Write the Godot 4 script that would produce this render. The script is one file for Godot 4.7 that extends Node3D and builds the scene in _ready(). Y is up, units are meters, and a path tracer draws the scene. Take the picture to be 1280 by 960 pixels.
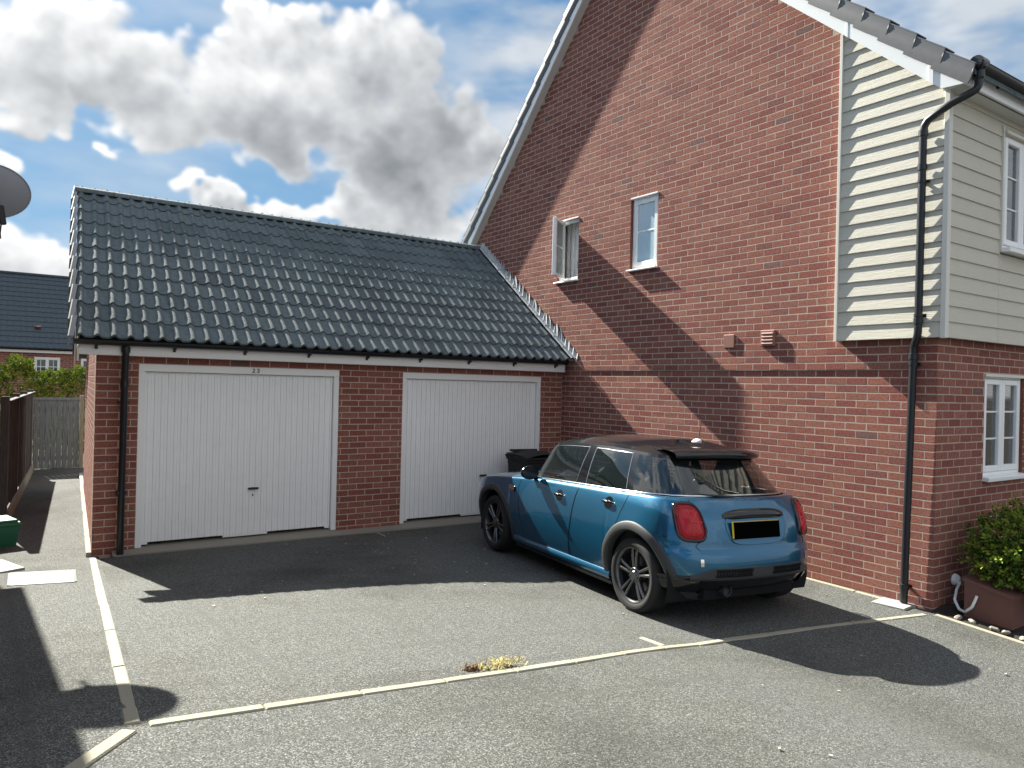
extends Node3D

# ------------------------------------------------------------------ geometry
class Geo:
	var v := PackedVector3Array()
	var n := PackedVector3Array()
	var c := PackedColorArray()
	var uv := PackedVector2Array()
	var ix := PackedInt32Array()
	var col := Color(1, 1, 1)

	func add(p: Vector3, nn: Vector3, t := Vector2.ZERO) -> int:
		v.append(p)
		n.append(nn)
		c.append(col)
		uv.append(t)
		return v.size() - 1

	func tri(a: Vector3, b: Vector3, d: Vector3) -> void:
		var nn := (b - a).cross(d - a).normalized()
		var i := add(a, nn)
		add(b, nn)
		add(d, nn)
		ix.append_array([i, i + 2, i + 1])

	# a, b, d, e run counter-clockwise as seen from outside
	func quad(a: Vector3, b: Vector3, d: Vector3, e: Vector3) -> void:
		var nn := (b - a).cross(e - a)
		if nn.length_squared() < 1e-16:
			nn = (d - b).cross(e - b)
		nn = nn.normalized()
		var i := add(a, nn, Vector2(0, 0))
		add(b, nn, Vector2(1, 0))
		add(d, nn, Vector2(1, 1))
		add(e, nn, Vector2(0, 1))
		ix.append_array([i, i + 2, i + 1, i, i + 3, i + 2])

	func quad_out(a: Vector3, b: Vector3, d: Vector3, e: Vector3, from: Vector3) -> void:
		var nn := (b - a).cross(e - a)
		if nn.dot((a + b + d + e) * 0.25 - from) < 0.0:
			quad(a, e, d, b)
		else:
			quad(a, b, d, e)

	func tri_out(a: Vector3, b: Vector3, d: Vector3, from: Vector3) -> void:
		if (b - a).cross(d - a).dot((a + b + d) / 3.0 - from) < 0.0:
			tri(a, d, b)
		else:
			tri(a, b, d)

	func box(cn: Vector3, sz: Vector3, bs := Basis.IDENTITY, bev := 0.0) -> void:
		var h := sz * 0.5
		bev = minf(bev, minf(h.x, minf(h.y, h.z)) * 0.9)
		for ax in 3:
			for s in [-1.0, 1.0]:
				var q := []
				for k in [[-1.0, -1.0], [1.0, -1.0], [1.0, 1.0], [-1.0, 1.0]]:
					var p := Vector3.ZERO
					p[ax] = s * h[ax]
					p[(ax + 1) % 3] = k[0] * (h[(ax + 1) % 3] - bev)
					p[(ax + 2) % 3] = k[1] * (h[(ax + 2) % 3] - bev)
					q.append(cn + bs * p)
				quad_out(q[0], q[1], q[2], q[3], cn)
		if bev <= 0.0:
			return
		for ax in 3:
			var b1 := (ax + 1) % 3
			var b2 := (ax + 2) % 3
			for s1 in [-1.0, 1.0]:
				for s2 in [-1.0, 1.0]:
					var q := []
					for k in [[-1.0, 0], [1.0, 0], [1.0, 1], [-1.0, 1]]:
						var p := Vector3.ZERO
						p[ax] = k[0] * (h[ax] - bev)
						p[b1] = s1 * (h[b1] - (0.0 if k[1] == 0 else bev))
						p[b2] = s2 * (h[b2] - (bev if k[1] == 0 else 0.0))
						q.append(cn + bs * p)
					quad_out(q[0], q[1], q[2], q[3], cn)
		for sx in [-1.0, 1.0]:
			for sy in [-1.0, 1.0]:
				for sz2 in [-1.0, 1.0]:
					var s := Vector3(sx, sy, sz2)
					var a := s * (h - Vector3(0, bev, bev))
					var b := s * (h - Vector3(bev, 0, bev))
					var d := s * (h - Vector3(bev, bev, 0))
					tri_out(cn + bs * a, cn + bs * b, cn + bs * d, cn)

	# rows of points joined into one smooth sheet
	func grid(rows: Array, flip := false) -> void:
		var nr := rows.size()
		var nc: int = rows[0].size()
		var i0 := v.size()
		for i in nr:
			var r0: PackedVector3Array = rows[maxi(i - 1, 0)]
			var r1: PackedVector3Array = rows[mini(i + 1, nr - 1)]
			var r: PackedVector3Array = rows[i]
			for j in nc:
				var du := r[mini(j + 1, nc - 1)] - r[maxi(j - 1, 0)]
				var dv := r1[j] - r0[j]
				if du.length_squared() < 1e-12:
					du = rows[mini(i + 1, nr - 1)][mini(j + 1, nc - 1)] - rows[mini(i + 1, nr - 1)][maxi(j - 1, 0)]
				if du.length_squared() < 1e-12:
					du = rows[maxi(i - 1, 0)][mini(j + 1, nc - 1)] - rows[maxi(i - 1, 0)][maxi(j - 1, 0)]
				var nn := du.cross(dv).normalized()
				if nn.length_squared() < 0.5:
					nn = Vector3.UP
				add(r[j], -nn if flip else nn, Vector2(float(j) / (nc - 1), float(i) / (nr - 1)))
		for i in nr - 1:
			for j in nc - 1:
				var a := i0 + i * nc + j
				if flip:
					ix.append_array([a, a + 1, a + nc + 1, a, a + nc + 1, a + nc])
				else:
					ix.append_array([a, a + nc + 1, a + 1, a, a + nc, a + nc + 1])

	func tube(path: Array, r, sides := 10, caps := true) -> void:
		var rows := []
		var up := Vector3.UP
		var d0: Vector3 = (path[1] - path[0]).normalized()
		if absf(d0.dot(up)) > 0.9:
			up = Vector3.RIGHT
		var u := d0.cross(up).normalized()
		for i in path.size():
			var d: Vector3
			if i == 0:
				d = d0
			elif i == path.size() - 1:
				d = (path[i] - path[i - 1]).normalized()
			else:
				d = ((path[i] - path[i - 1]).normalized() + (path[i + 1] - path[i]).normalized()).normalized()
			u = (u - d * u.dot(d)).normalized()
			var w := d.cross(u)
			var rr: float = r[i] if r is Array else r
			var row := PackedVector3Array()
			for k in sides + 1:
				var a := TAU * k / sides
				row.append(path[i] + (u * cos(a) + w * sin(a)) * rr)
			rows.append(row)
		grid(rows)
		# close the seam's shading
		if caps:
			for e in [0, path.size() - 1]:
				var row: PackedVector3Array = rows[e]
				var ctr: Vector3 = path[e]
				var back: Vector3 = path[1] if e == 0 else path[path.size() - 2]
				for k in sides:
					tri_out(ctr, row[k], row[k + 1], back)

	# profile of (radius, height) pairs turned round the y axis of xf
	func lathe(prof: Array, xf: Transform3D, segs := 32) -> void:
		for p in prof.size() - 1:
			var a: Vector2 = prof[p]
			var b: Vector2 = prof[p + 1]
			var i0 := v.size()
			var nr := Vector2(b.y - a.y, a.x - b.x).normalized()
			for k in segs + 1:
				var t := TAU * k / segs
				var dirv := Vector3(cos(t), 0, sin(t))
				var nn := (xf.basis * (dirv * nr.x + Vector3.UP * nr.y)).normalized()
				add(xf * (dirv * a.x + Vector3.UP * a.y), nn)
				add(xf * (dirv * b.x + Vector3.UP * b.y), nn)
			for k in segs:
				var q := i0 + k * 2
				ix.append_array([q, q + 2, q + 1, q + 1, q + 2, q + 3])

	# polygon in the xy plane of xf, drawn out along its z
	func prism(poly: PackedVector2Array, xf: Transform3D, depth: float) -> void:
		var tr := Geometry2D.triangulate_polygon(poly)
		var ctr := Vector2.ZERO
		for p in poly:
			ctr += p
		ctr /= poly.size()
		for k in range(0, tr.size(), 3):
			var a := poly[tr[k]]
			var b := poly[tr[k + 1]]
			var d := poly[tr[k + 2]]
			var far := xf * Vector3((a.x + b.x + d.x) / 3.0, (a.y + b.y + d.y) / 3.0, depth * 0.5)
			tri_out(xf * Vector3(a.x, a.y, 0), xf * Vector3(b.x, b.y, 0), xf * Vector3(d.x, d.y, 0), far)
			tri_out(xf * Vector3(a.x, a.y, depth), xf * Vector3(b.x, b.y, depth), xf * Vector3(d.x, d.y, depth), far)
		var cw := Geometry2D.is_polygon_clockwise(poly)
		for i in poly.size():
			var a := poly[i]
			var b := poly[(i + 1) % poly.size()]
			if cw:
				var t := a
				a = b
				b = t
			if depth > 0.0:
				quad(xf * Vector3(a.x, a.y, 0), xf * Vector3(b.x, b.y, 0), xf * Vector3(b.x, b.y, depth), xf * Vector3(a.x, a.y, depth))
			else:
				quad(xf * Vector3(a.x, a.y, 0), xf * Vector3(a.x, a.y, depth), xf * Vector3(b.x, b.y, depth), xf * Vector3(b.x, b.y, 0))

	func mesh() -> ArrayMesh:
		var arr := []
		arr.resize(Mesh.ARRAY_MAX)
		arr[Mesh.ARRAY_VERTEX] = v
		arr[Mesh.ARRAY_NORMAL] = n
		arr[Mesh.ARRAY_COLOR] = c
		arr[Mesh.ARRAY_TEX_UV] = uv
		arr[Mesh.ARRAY_INDEX] = ix
		var m := ArrayMesh.new()
		m.add_surface_from_arrays(Mesh.PRIMITIVE_TRIANGLES, arr)
		return m

# ------------------------------------------------------------------ helpers
var rng := RandomNumberGenerator.new()
var M := {}
var SUN := Vector3(0.165, -1.0, 1.275).normalized()

func numbered(called: String, parent: Node) -> String:
	if not parent.has_node(NodePath(called)):
		return called
	var key := "count_" + called
	var k: int = parent.get_meta(key, 0)
	k += 1
	while parent.has_node(NodePath("%s_%03d" % [called, k])):
		k += 1
	parent.set_meta(key, k)
	return "%s_%03d" % [called, k]

func obj(called: String, shape, mat: Material, parent: Node = self, xf := Transform3D.IDENTITY) -> MeshInstance3D:
	var o := MeshInstance3D.new()
	o.name = numbered(called, parent)
	o.mesh = shape.mesh() if shape is Geo else shape
	o.material_override = mat
	o.transform = xf
	parent.add_child(o, true)
	return o

func thing(called: String, label: String, category: String, at := Vector3.ZERO, turn := 0.0, group := "") -> Node3D:
	var o := Node3D.new()
	o.name = numbered(called, self)
	add_child(o, true)
	o.position = at
	o.rotation.y = turn
	tag(o, label, category, group)
	return o

func tag(o: Node, label: String, category: String, group := "") -> void:
	o.set_meta("label", label)
	o.set_meta("category", category)
	if group != "":
		o.set_meta("group", group)

func struct(called: String, shape, mat: Material, label := "") -> MeshInstance3D:
	var o := obj(called, shape, mat)
	o.set_meta("kind", "structure")
	if label != "":
		o.set_meta("label", label)
	return o

func lin(r: float, g: float, b: float) -> Color:
	return Color(r, g, b).linear_to_srgb()

func material(key: String, base: Color, rough := 0.8, metal := 0.0, spec := 0.5) -> StandardMaterial3D:
	var m := StandardMaterial3D.new()
	m.resource_name = key
	m.albedo_color = base.linear_to_srgb()
	m.roughness = rough
	m.metallic = metal
	m.metallic_specular = spec
	m.vertex_color_use_as_albedo = true
	M[key] = m
	return m

func noise_image(size: int, sd: int, freq: float, octaves: int, kind := FastNoiseLite.TYPE_SIMPLEX_SMOOTH) -> Image:
	var f := FastNoiseLite.new()
	f.seed = sd
	f.noise_type = kind
	f.frequency = freq
	f.fractal_octaves = octaves
	f.fractal_type = FastNoiseLite.FRACTAL_FBM if octaves > 1 else FastNoiseLite.FRACTAL_NONE
	f.cellular_return_type = FastNoiseLite.RETURN_CELL_VALUE
	f.cellular_jitter = 1.0
	var im := f.get_seamless_image(size, size, false, false, 0.1, true)
	im.convert(Image.FORMAT_L8)
	return im

# grey values of a picture pushed through a curve into colours (sRGB bytes)
func tinted(im: Image, stops: Array) -> ImageTexture:
	var d := im.get_data()
	var lut := PackedByteArray()
	lut.resize(768)
	for i in 256:
		var x := i / 255.0
		var k := 0
		while k < stops.size() - 2 and x > stops[k + 1][0]:
			k += 1
		var a = stops[k]
		var b = stops[k + 1]
		var t: float = clampf((x - a[0]) / maxf(b[0] - a[0], 1e-5), 0, 1)
		var col: Color = (a[1] as Color).lerp(b[1], t).linear_to_srgb()
		lut[i * 3] = int(clampf(col.r, 0, 1) * 255.0)
		lut[i * 3 + 1] = int(clampf(col.g, 0, 1) * 255.0)
		lut[i * 3 + 2] = int(clampf(col.b, 0, 1) * 255.0)
	var out := PackedByteArray()
	out.resize(d.size() * 3)
	for i in d.size():
		var s := d[i] * 3
		out[i * 3] = lut[s]
		out[i * 3 + 1] = lut[s + 1]
		out[i * 3 + 2] = lut[s + 2]
	return ImageTexture.create_from_image(Image.create_from_data(im.get_width(), im.get_height(), false, Image.FORMAT_RGB8, out))

func grey(a: float) -> Color:
	return Color(a, a, a)

func bump(im: Image, strength: float) -> ImageTexture:
	var b := Image.create_from_data(im.get_width(), im.get_height(), false, Image.FORMAT_L8, im.get_data())
	b.convert(Image.FORMAT_RGBA8)
	b.bump_map_to_normal_map(strength)
	return ImageTexture.create_from_image(b)

func skin(m: StandardMaterial3D, tex: Texture2D, nrm: Texture2D, per_metre: float, nscale := 1.0) -> void:
	if tex:
		m.albedo_texture = tex
	if nrm:
		m.normal_enabled = true
		m.normal_texture = nrm
		m.normal_scale = nscale
	m.uv1_triplanar = true
	m.uv1_world_triplanar = true
	m.uv1_scale = Vector3.ONE * per_metre

# height of the ground: level by the garage, rising towards the viewer on the left
const GX := [-30.0, -7.5, -3.6, -2.6, -1.2, 0.0, 3.0, 30.0]
const GS := [0.099, 0.099, 0.036, 0.004, -0.008, -0.013, -0.02, -0.02]
func gy(x: float, z: float) -> float:
	var s := curve_list(GX, GS, x)
	if z < 0.0:
		return 0.085
	var zz := z if z < 5.5 else 5.5 + 0.35 * (minf(z, 12.0) - 5.5)
	var drop := maxf(minf(z, 14.0) - 5.6, 0.0) * 0.07 * smoothstep(-3.4, -1.6, x)
	return 0.085 + zz * s - drop

func edge_x(z: float) -> float:      # the plot's left boundary line
	return -6.175 - 0.0745 * z

func lerp_list(xs: Array, ys: Array, x: float) -> float:
	if x <= xs[0]:
		return ys[0]
	for k in xs.size() - 1:
		if x <= xs[k + 1]:
			var t: float = (x - xs[k]) / (xs[k + 1] - xs[k])
			return lerpf(ys[k], ys[k + 1], t)
	return ys[-1]

# the same, rounded off between the points (Catmull-Rom)
func curve_list(xs: Array, ys: Array, x: float) -> float:
	var last := xs.size() - 1
	if x <= xs[0]:
		return ys[0]
	if x >= xs[last]:
		return ys[last]
	var k := 0
	while x > xs[k + 1]:
		k += 1
	var h: float = xs[k + 1] - xs[k]
	var t: float = (x - xs[k]) / h
	var m0: float = (ys[k + 1] - ys[k]) / h
	var m1: float = m0
	if k > 0:
		m0 = (m0 + (ys[k] - ys[k - 1]) / (xs[k] - xs[k - 1])) * 0.5
	if k < last - 1:
		m1 = (m1 + (ys[k + 2] - ys[k + 1]) / (xs[k + 2] - xs[k + 1])) * 0.5
	var t2 := t * t
	var t3 := t2 * t
	return (2 * t3 - 3 * t2 + 1) * ys[k] + (t3 - 2 * t2 + t) * h * m0 + (-2 * t3 + 3 * t2) * ys[k + 1] + (t3 - t2) * h * m1

# ------------------------------------------------------------------ camera, sky, sun
func make_camera() -> void:
	var cam := Camera3D.new()
	cam.name = "camera"
	cam.fov = 53.949
	cam.near = 0.05
	cam.far = 2000.0
	cam.position = Vector3(-7.0869, 1.9719, 8.9244)
	cam.rotation = Vector3(0.0022, -0.6049, 0.0239)
	add_child(cam)
	cam.make_current()

func make_light() -> void:
	var we := WorldEnvironment.new()
	we.name = "world_environment"
	var e := Environment.new()
	e.background_mode = Environment.BG_SKY
	var sky := Sky.new()
	var sm := PanoramaSkyMaterial.new()
	sm.panorama = sky_picture()
	sky.sky_material = sm
	e.sky = sky
	e.background_energy_multiplier = 1.0
	e.ambient_light_source = Environment.AMBIENT_SOURCE_SKY
	e.tonemap_mode = Environment.TONE_MAPPER_LINEAR
	e.tonemap_exposure = EXPOSURE
	e.sdfgi_enabled = true
	e.ssao_enabled = true
	e.ssil_enabled = true
	we.environment = e
	add_child(we)
	var sun := DirectionalLight3D.new()
	sun.name = "sun"
	sun.light_energy = 1.6
	sun.light_color = Color(1.0, 0.985, 0.93)
	sun.light_angular_distance = 0.5
	sun.shadow_enabled = true
	add_child(sun)
	sun.look_at_from_position(Vector3.ZERO, SUN, Vector3.UP)

const EXPOSURE := 3.6
const SKY_GAIN := 0.30

# azimuth (from -z towards +x), elevation, their half widths, weight
const CLOUDS := [
	[16.5, 19.7, 9.8, 4.2, 1.0], [24.0, 17.8, 8.4, 5.0, 1.0], [11.8, 18.2, 7.0, 3.5, 1.0], [29.4, 17.0, 4.2, 4.6, 1.0],
	[17.0, 24.5, 3.4, 2.2, 0.9], [24.4, 24.6, 3.6, 2.6, 0.9], [28.0, 22.3, 3.6, 3.0, 0.8], [5.8, 19.6, 3.4, 2.6, 0.9],
	[1.3, 19.9, 3.5, 3.5, 1.0], [2.2, 17.2, 2.7, 1.9, 0.8], [7.2, 21.6, 2.9, 2.3, 0.6], [0.0, 12.4, 2.4, 2.0, 0.95],
	[1.5, 8.0, 5.0, 2.4, 1.0], [5.9, 14.3, 1.4, 0.7, 0.8], [11.4, 11.9, 2.9, 0.9, 0.9], [15.6, 11.4, 3.9, 1.1, 0.9],
	[28.6, 11.9, 4.2, 1.8, 1.0], [21.8, 11.9, 3.5, 1.3, 0.9], [4.5, 6.5, 5.7, 1.9, 1.0], [-8.0, 22.0, 6.0, 6.0, 0.9],
	[-6.0, 9.0, 6.0, 4.0, 0.9], [33.0, 13.0, 3.0, 2.0, 0.8]]
const GREYS := [[22.5, 15.8, 7.5, 3.4, 1.0], [29.4, 18.8, 3.6, 4.4, 0.95], [15.0, 17.0, 5.0, 2.2, 0.65], [4.0, 18.0, 5.0, 1.6, 0.5], [24.6, 21.5, 2.6, 1.8, 0.4]]

var sky_a := FastNoiseLite.new()
var sky_b := FastNoiseLite.new()
var sky_c := FastNoiseLite.new()
var sky_r := FastNoiseLite.new()

# how much cloud lies in a direction; inside the view the heaps are placed, elsewhere they are left to chance
func cloud_depth(az: float, el: float, d: Vector3) -> float:
	var n := sky_a.get_noise_3dv(d)
	var lump := sky_r.get_noise_3dv(d)
	if az > -16.0 and az < 80.0 and el < 36.0:
		var w1 := sky_b.get_noise_3dv(d + Vector3(4, 0, 0))
		var w2 := sky_b.get_noise_3dv(d + Vector3(0, 4, 0))
		var a2 := az + w1 * 4.5
		var e2 := el + w2 * 3.0
		var keep := 1.0
		for q in CLOUDS:
			var u: float = (a2 - q[0]) / q[2]
			if u * u > 5.0:
				continue
			var t: float = (e2 - q[1]) / q[3]
			var rr := u * u + t * t
			if rr < 5.0:
				keep *= 1.0 - q[4] * exp(-rr * rr * 0.40 - rr * 0.30)
		return (1.0 - keep) * 1.05 + n * 0.42 - lump * 0.30 - 0.56
	return sky_c.get_noise_3dv(d + Vector3(3, 0, 0)) * 1.3 + n * 0.40 - lump * 0.25 + 0.06

func sky_picture() -> ImageTexture:
	var w := 2048
	var h := 1536
	sky_a.seed = 5
	sky_a.frequency = 5.0
	sky_a.fractal_octaves = 6
	sky_a.fractal_gain = 0.52
	sky_b.seed = 9
	sky_b.frequency = 9.0
	sky_b.fractal_octaves = 4
	sky_c.seed = 23
	sky_c.frequency = 1.6
	sky_c.fractal_octaves = 4
	sky_r.seed = 41
	sky_r.frequency = 7.5
	sky_r.fractal_type = FastNoiseLite.FRACTAL_RIDGED
	sky_r.fractal_octaves = 4
	sky_r.fractal_gain = 0.5
	var data := PackedFloat32Array()
	data.resize(w * h * 3)
	var to_sun := -SUN
	for j in h:
		var el := 90.0 - (j + 0.5) * 180.0 / h
		var ce := cos(deg_to_rad(el))
		var y := sin(deg_to_rad(el))
		if el < -3.0:
			for i in w:
				var o := (j * w + i) * 3
				data[o] = 0.30 * SKY_GAIN
				data[o + 1] = 0.31 * SKY_GAIN
				data[o + 2] = 0.30 * SKY_GAIN
			continue
		var hz := exp(-maxf(y, 0.0) * 3.6)
		for i in w:
			var az := (i + 0.5) * 360.0 / w
			if az > 180.0:
				az -= 360.0
			var ra := deg_to_rad(az)
			var d := Vector3(sin(ra) * ce, y, -cos(ra) * ce)
			var near := clampf((d.dot(to_sun) - 0.5) * 2.0, 0.0, 1.0)
			near = near * near
			var ang := rad_to_deg(acos(clampf(d.dot(to_sun), -1.0, 1.0)))
			var glow := exp(-ang * ang / 80.0) * 2.2 + exp(-ang * ang / 300.0) * 0.28
			# clear air
			var r := lerpf(0.035, 0.36, hz) + near * 0.12
			var g := lerpf(0.175, 0.63, hz) + near * 0.13
			var b := lerpf(0.43, 0.88, hz) + near * 0.11
			var seen := az > -16.0 and az < 80.0 and el < 36.0
			# high thin veil, thick towards the right of the view and overhead
			var n3 := sky_a.get_noise_3dv(Vector3(d.x * 0.8, y * 2.6, d.z * 0.8) + Vector3(7, 1, 2))
			var veil := clampf(0.10 + n3 * 0.6, 0.0, 0.5)
			if az > 25.0 and az < 200.0:
				veil = clampf((az - 25.0) / 9.0, 0.0, 1.0) * clampf(0.66 + n3 * 1.5 + (az - 36.0) * 0.010, 0.0, 0.94)
			var n2 := sky_b.get_noise_3dv(d * 1.4)
			var vw := 0.70 + n2 * 0.10 + n3 * 0.10
			r = lerpf(r, vw * 0.90, veil)
			g = lerpf(g, vw * 0.97, veil)
			b = lerpf(b, vw * 1.04, veil)
			var dens := cloud_depth(az, el, d)
			var cov := smoothstep(-0.03, 0.22, dens)
			if cov > 0.0:
				# light comes from the sun's side: a slope of the heap that faces it is brighter
				var step := (d + to_sun * 0.035).normalized()
				var az2 := rad_to_deg(atan2(step.x, -step.z))
				var el2 := rad_to_deg(asin(step.y))
				var relief := clampf((dens - cloud_depth(az2, el2, step)) * 1.5, -0.6, 0.6) if seen else 0.0
				var thick := smoothstep(0.10, 0.70, dens)
				var gray := 0.10
				if seen:
					var kg := 1.0
					for q in GREYS:
						var u: float = (az + n2 * 2.0 - q[0]) / q[2]
						var t: float = (el + n2 * 1.2 - q[1]) / q[3]
						kg *= 1.0 - q[4] * exp(-(u * u + t * t))
					gray = 1.0 - kg
				var n4 := sky_b.get_noise_3dv(d * 3.1 + Vector3(1, 2, 3))
				var lum := (0.70 if seen else 1.10) - 0.16 * thick + relief * 0.52 + n2 * 0.20 + n4 * 0.10  # clouds out of view are brighter, to light the shaded garage doors
				lum = lerpf(lum, 0.33 + relief * 0.22 + n2 * 0.12 + n4 * 0.05, gray * smoothstep(0.02, 0.40, dens))
				lum += near * 0.15 * (1.0 - thick * gray)
				lum = clampf(lum, 0.24, 1.15)
				var dark := clampf(0.95 - lum, 0.0, 1.0)
				r = lerpf(r, lum * (1.0 - dark * 0.15), cov)
				g = lerpf(g, lum * (1.0 - dark * 0.05), cov)
				b = lerpf(b, lum * (1.0 + dark * 0.05), cov)
			var o := (j * w + i) * 3
			data[o] = (r + glow) * SKY_GAIN
			data[o + 1] = (g + glow * 0.98) * SKY_GAIN
			data[o + 2] = (b + glow * 0.94) * SKY_GAIN
	var im := Image.create_from_data(w, h, false, Image.FORMAT_RGBF, data.to_byte_array())
	return ImageTexture.create_from_image(im)

# ------------------------------------------------------------------ materials
func make_materials() -> void:
	# asphalt: pale chippings in dark binder
	var cells := noise_image(1024, 3, 0.21, 1, FastNoiseLite.TYPE_CELLULAR)
	var cells2 := noise_image(512, 8, 0.10, 1, FastNoiseLite.TYPE_CELLULAR)
	var soft := noise_image(512, 4, 0.02, 5)
	var fine := noise_image(512, 14, 0.12, 4)
	var asphalt_tex := tinted(cells, [[0.0, grey(0.036)], [0.30, grey(0.080)], [0.60, grey(0.122)], [0.85, Color(0.185, 0.187, 0.178)], [1.0, Color(0.34, 0.34, 0.32)]])
	var m := material("asphalt", Color(0.83, 0.845, 0.835), 0.9, 0, 0.3)
	skin(m, asphalt_tex, bump(cells, 6.0), 0.93, 0.8)
	m = material("stone_edging", Color(0.37, 0.345, 0.27), 0.9)
	skin(m, tinted(fine, [[0.0, grey(0.55)], [0.5, grey(0.85)], [1.0, grey(1.0)]]), bump(fine, 4.0), 2.2, 0.6)
	m = material("concrete", Color(0.30, 0.28, 0.24), 0.95)
	skin(m, tinted(fine, [[0.0, grey(0.6)], [0.5, grey(0.9)], [1.0, grey(1.0)]]), bump(fine, 4.0), 1.7, 0.6)
	m = material("pale_concrete", Color(0.37, 0.37, 0.35), 0.9)
	skin(m, tinted(fine, [[0.0, grey(0.8)], [1.0, grey(1.0)]]), bump(fine, 3.0), 1.9, 0.4)
	# brick: dragged, blotched face
	var drag := noise_image(512, 31, 0.03, 5)
	var brick_tex := tinted(drag, [[0.0, Color(0.50, 0.47, 0.50)], [0.42, Color(0.85, 0.85, 0.85)], [0.6, Color(1.0, 1.0, 1.0)], [1.0, Color(1.18, 1.12, 1.05)]])
	m = material("brick", Color(1, 1, 1), 0.92, 0, 0.25)
	skin(m, brick_tex, bump(fine, 5.0), 2.7, 0.45)
	m = material("mortar", Color(0.54, 0.43, 0.36), 0.97, 0, 0.2)
	skin(m, tinted(fine, [[0.0, grey(0.75)], [1.0, grey(1.0)]]), bump(fine, 5.0), 5.0, 0.4)
	# roof tiles
	m = material("roof_tile", Color(0.125, 0.156, 0.172), 0.84, 0, 0.3)
	skin(m, tinted(soft, [[0.0, grey(0.50)], [0.5, grey(0.95)], [1.0, Color(1.2, 1.2, 1.02)]]), bump(fine, 4.0), 1.3, 0.5)
	m = material("dark_tile", Color(0.085, 0.108, 0.128), 0.85, 0, 0.3)
	skin(m, tinted(soft, [[0.0, grey(0.7)], [1.0, grey(1.0)]]), bump(fine, 4.0), 0.8, 0.5)
	m = material("verge_cap", Color(0.115, 0.12, 0.135), 0.55)
	skin(m, tinted(soft, [[0.0, grey(0.8)], [1.0, grey(1.0)]]), null, 1.1)
	material("garage_verge", Color(0.24, 0.25, 0.26), 0.5)
	m = material("lead", Color(0.50, 0.53, 0.55), 0.5, 0.2)
	skin(m, tinted(soft, [[0.0, grey(0.5)], [0.5, grey(0.9)], [1.0, grey(1.1)]]), bump(soft, 3.0), 4.0, 0.5)
	material("white_plastic", Color(0.86, 0.87, 0.87), 0.35)
	material("cream_plastic", Color(0.66, 0.64, 0.58), 0.4)
	m = material("door_steel", Color(0.90, 0.92, 0.93), 0.38)
	skin(m, tinted(soft, [[0.0, grey(0.965)], [0.5, grey(1.0)], [1.0, grey(1.0)]]), null, 0.5)
	material("black_plastic", Color(0.012, 0.014, 0.018), 0.38)
	material("black_void", Color(0.004, 0.004, 0.005), 1.0)
	material("dark_room", Color(0.10, 0.10, 0.10), 0.9)
	material("pale_room", Color(0.55, 0.55, 0.56), 0.9)
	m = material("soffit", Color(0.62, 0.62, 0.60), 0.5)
	# weatherboard
	var grain := Image.create(512, 512, false, Image.FORMAT_L8)
	var gn := FastNoiseLite.new()
	gn.seed = 77
	gn.frequency = 0.03
	gn.fractal_octaves = 4
	for j in 512:
		for i in 512:
			var a := gn.get_noise_3d(i * 0.22, j * 3.4, 0.0)
			var wv := sin(j * 0.55 + gn.get_noise_2d(i * 0.5, j * 0.5) * 26.0)
			grain.set_pixel(i, j, grey(clampf(0.5 + a * 0.5 + wv * 0.16, 0, 1)))
	m = material("weatherboard", Color(0.63, 0.60, 0.515), 0.75)
	skin(m, tinted(grain, [[0.0, grey(0.86)], [1.0, grey(1.0)]]), bump(grain, 2.5), 1.6, 0.5)
	# timber
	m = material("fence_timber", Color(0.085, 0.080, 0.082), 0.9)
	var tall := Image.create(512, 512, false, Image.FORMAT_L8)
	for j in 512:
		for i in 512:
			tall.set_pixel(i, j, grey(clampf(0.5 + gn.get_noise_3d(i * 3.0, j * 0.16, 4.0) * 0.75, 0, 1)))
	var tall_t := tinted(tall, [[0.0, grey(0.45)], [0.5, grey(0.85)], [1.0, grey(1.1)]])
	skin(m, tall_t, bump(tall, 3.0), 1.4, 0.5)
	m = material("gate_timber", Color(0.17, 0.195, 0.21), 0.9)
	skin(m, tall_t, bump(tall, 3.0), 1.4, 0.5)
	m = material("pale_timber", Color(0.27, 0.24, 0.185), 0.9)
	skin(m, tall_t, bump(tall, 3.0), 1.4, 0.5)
	# glass
	m = material("window_glass", Color(0.03, 0.04, 0.045, 1), 0.03, 0.0, 1.0)
	m.transparency = BaseMaterial3D.TRANSPARENCY_ALPHA
	m.albedo_color = Color(0.16, 0.19, 0.20, 0.40)
	m.clearcoat_enabled = true
	m.clearcoat = 1.0
	m.clearcoat_roughness = 0.01
	m = material("frosted_glass", Color(0.36, 0.50, 0.58), 0.22, 0.0, 0.8)  # pale blue of the reflected sky is put into the base colour
	m.clearcoat_enabled = true
	m.clearcoat = 1.0
	m.clearcoat_roughness = 0.08
	material("obscured_glass", Color(0.22, 0.26, 0.25), 0.15, 0.0, 0.8)
	# leaves
	m = material("leaf", Color(1, 1, 1), 0.75, 0, 0.15)
	m.backlight_enabled = true
	m.backlight = Color(0.35, 0.42, 0.12)
	m.cull_mode = BaseMaterial3D.CULL_DISABLED
	material("twig", Color(0.07, 0.05, 0.035), 0.9)
	m = material("soil", Color(0.035, 0.027, 0.022), 1.0)
	skin(m, tinted(fine, [[0.0, grey(0.3)], [1.0, grey(1.3)]]), bump(fine, 8.0), 3.0, 1.0)
	material("green_plastic", Color(0.01, 0.125, 0.065), 0.4)
	material("dish_grey", Color(0.30, 0.32, 0.37), 0.45)
	material("brown_plastic", Color(0.145, 0.062, 0.05), 0.6)
	material("terracotta_plastic", Color(0.25, 0.11, 0.085), 0.65)
	material("white_matt", Color(0.72, 0.73, 0.75), 0.5)
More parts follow.
